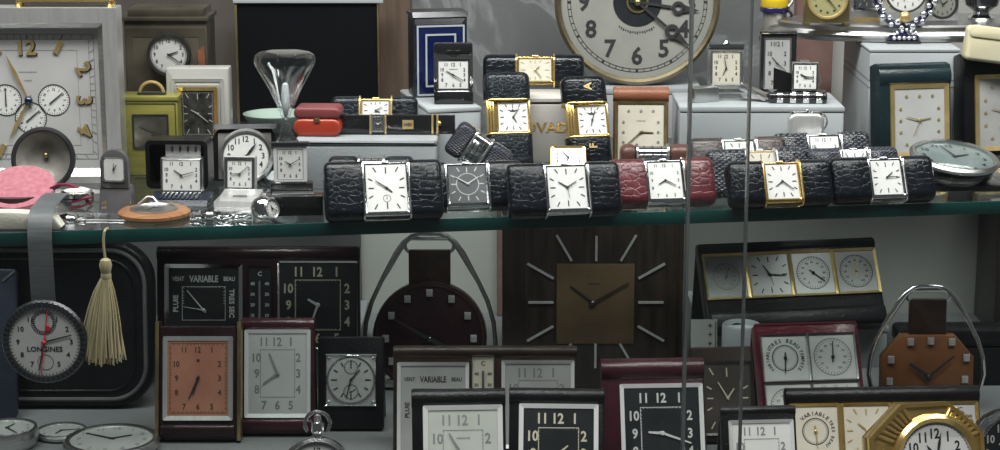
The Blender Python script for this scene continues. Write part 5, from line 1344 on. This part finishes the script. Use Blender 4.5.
# ------------------------------------------------------------------ right
travel_clock('weather_set', 'long black leather desk set of four dials framed in gilt', 706, 892, 246, 336, black_leather, gold_soft,
    [(-68, 36, 46, 48, 2.6, dict(fn=round_weather(grey_dial, grey_ink, grey_ink, 20, k=.72))), (-22.5, 36, 46, 48, 2.6, dict(m=silver_dial, im=ink, nums='baton', hands=(328, 95), hm=ink, hl=(.6, .8), second=170)),
     (23, 36, 46, 48, 2.6, dict(fn=round_weather(silver_dial, ink, ink, 130))), (68.5, 36, 46, 48, 2.6, dict(fn=round_weather(grey_dial, ink, gold_soft, 10)))], z=ZL, tilt=32, d=14, rz=10, roll_r=6.5, low_roll=9)
rq = lambda x_, z_, w1, w2, w3, a: (x_, z_, 49, 49, 1.6, dict(fn=round_weather(white_dial, ink, ink, a, w1, w2, w3)))
travel_clock('weather_set', 'cherry red leather set of four square weather dials, two over two', 762, 868, 329, 434, red_leather, steel,
    [rq(-24, 36, 'TRES BEAU', 'TEMPETE', 'VARIABLE', 185), (25, 36, 49, 49, 1.6, dict(fn=round_weather(white_dial, grey_ink, ink, 5))), (-24, 86, 49, 49, 1.6, dict(fn=round_weather(white_dial, grey_ink, ink, 30))),
     (25, 86, 49, 49, 1.6, dict(m=white_dial, im=grey_ink, rnd=False, size=6, hands=(300, 60)))], tilt=30, d=15, rz=6, roll_r=0, piping=red_leather)
travel_clock('weather_set', 'black leather desk set with gilt framed dials behind the gilt octagon clock', 788, 984, 392, 462, black_leather, gold,
    [(-70, 44, 52, 56, 3.2, dict(fn=round_weather(cream_dial, ink, gold_soft, 175, 'VARIABLE', 'TRES BEAU', None))), (-18, 44, 52, 56, 3.2, dict(m=cream_dial, im=gold_soft, nums='baton', hands=(310, 60), hm=gold_soft)),
     (34, 44, 52, 56, 3.2, dict(fn=round_weather(cream_dial, ink, gold_soft, 60))), (78, 44, 36, 56, 3.2, dict(fn=thermo(grey_dial, ink)))], tilt=24, d=14, rz=3, roll_r=9.5)
def octagon():
    t = T('octagon_clock', 'polished gilt octagonal clock with fluted corners and round white dial', 'clock', 869, 999, 521, ZF, rz=10)
    t.tilt(16, 0, 8); C = 56; W_ = 60
    P = [(W_*math.cos(R(22.5+45*i))*1.08-3, C+W_*math.sin(R(22.5+45*i))*.98) for i in range(8)]; Pi = [(x_*.72, C+(z_-C)*.72) for x_, z_ in P]
    t.add('octagon_body', MB().prism(P, 2, 26, 'xz', 2), gold)
    fl = MB()
    for sx, a0 in ((-1, 112.5), (1, 22.5), (1, -67.5), (-1, 202.5)):
        for k in range(7):
            a = R(a0+45*(k+.5)/7); x_, z_ = math.cos(a), math.sin(a); fl.tube([(x_*W_*.70, 0, C+z_*W_*.68), (x_*W_*.99, 2.4, C+z_*W_*.92)], [1.8, 2.8], 8)
    t.add('fluting', fl, gold, stuff=True)
    t.add('edge_frame', MB().frame(P, [(x_*.93, C+(z_-C)*.93) for x_, z_ in P], -1, 3, 'xz', .5), gold)
    t.add('dial_ring', MB().lathe([(37, 1), (38, -4), (42, -6), (46, -3), (47, 3)], 56, 'y', 5, 0, C-3), gold)
    dial(t, 5, C-3, 75, 75, -1.5, white_dial, ink, rnd=True, size=14, pad=11, hands=(-32, 12), hl=(.5, .75), hw=2.4, track=.97, style='leaf')
octagon()
t = T('alarm_clock', 'round chrome alarm clock with black dial beside the gilt octagon', 'clock', 968, 1056, 496, ZF, rz=6)
t.tilt(12, 0, 46)
t.add('drum', MB().lathe([(36, 30), (42, 24), (44, 4)], 48, 'y'), gunmetal)
t.add('rim', MB().lathe([(37, 4), (37, -2), (40, -5), (44, -3), (45, 3), (44, 6)], 56, 'y'), chrome)
dial(t, 0, 0, 74, 74, -.5, black_dial, white_ink, rnd=True, size=11, pad=9, hands=(300, 60), track=.97)

# long black case lying behind the copper stirrup clock
t = T('leather_case', 'long plain black leather case behind the copper faced stirrup clock', 'case', 896, 1012, 386, ZF)
t.add('body', MB().box(-58, 58, 0, 34, 0, 40, 3, 4), black_leather); t.add('lid', MB().box(-58.6, 58.6, -.6, 34.6, 40.5, 58, 4, 5), black_leather)
t.add('clasp', MB().box(-5, 5, -2.2, 0, 36, 45, .6), gunmetal)
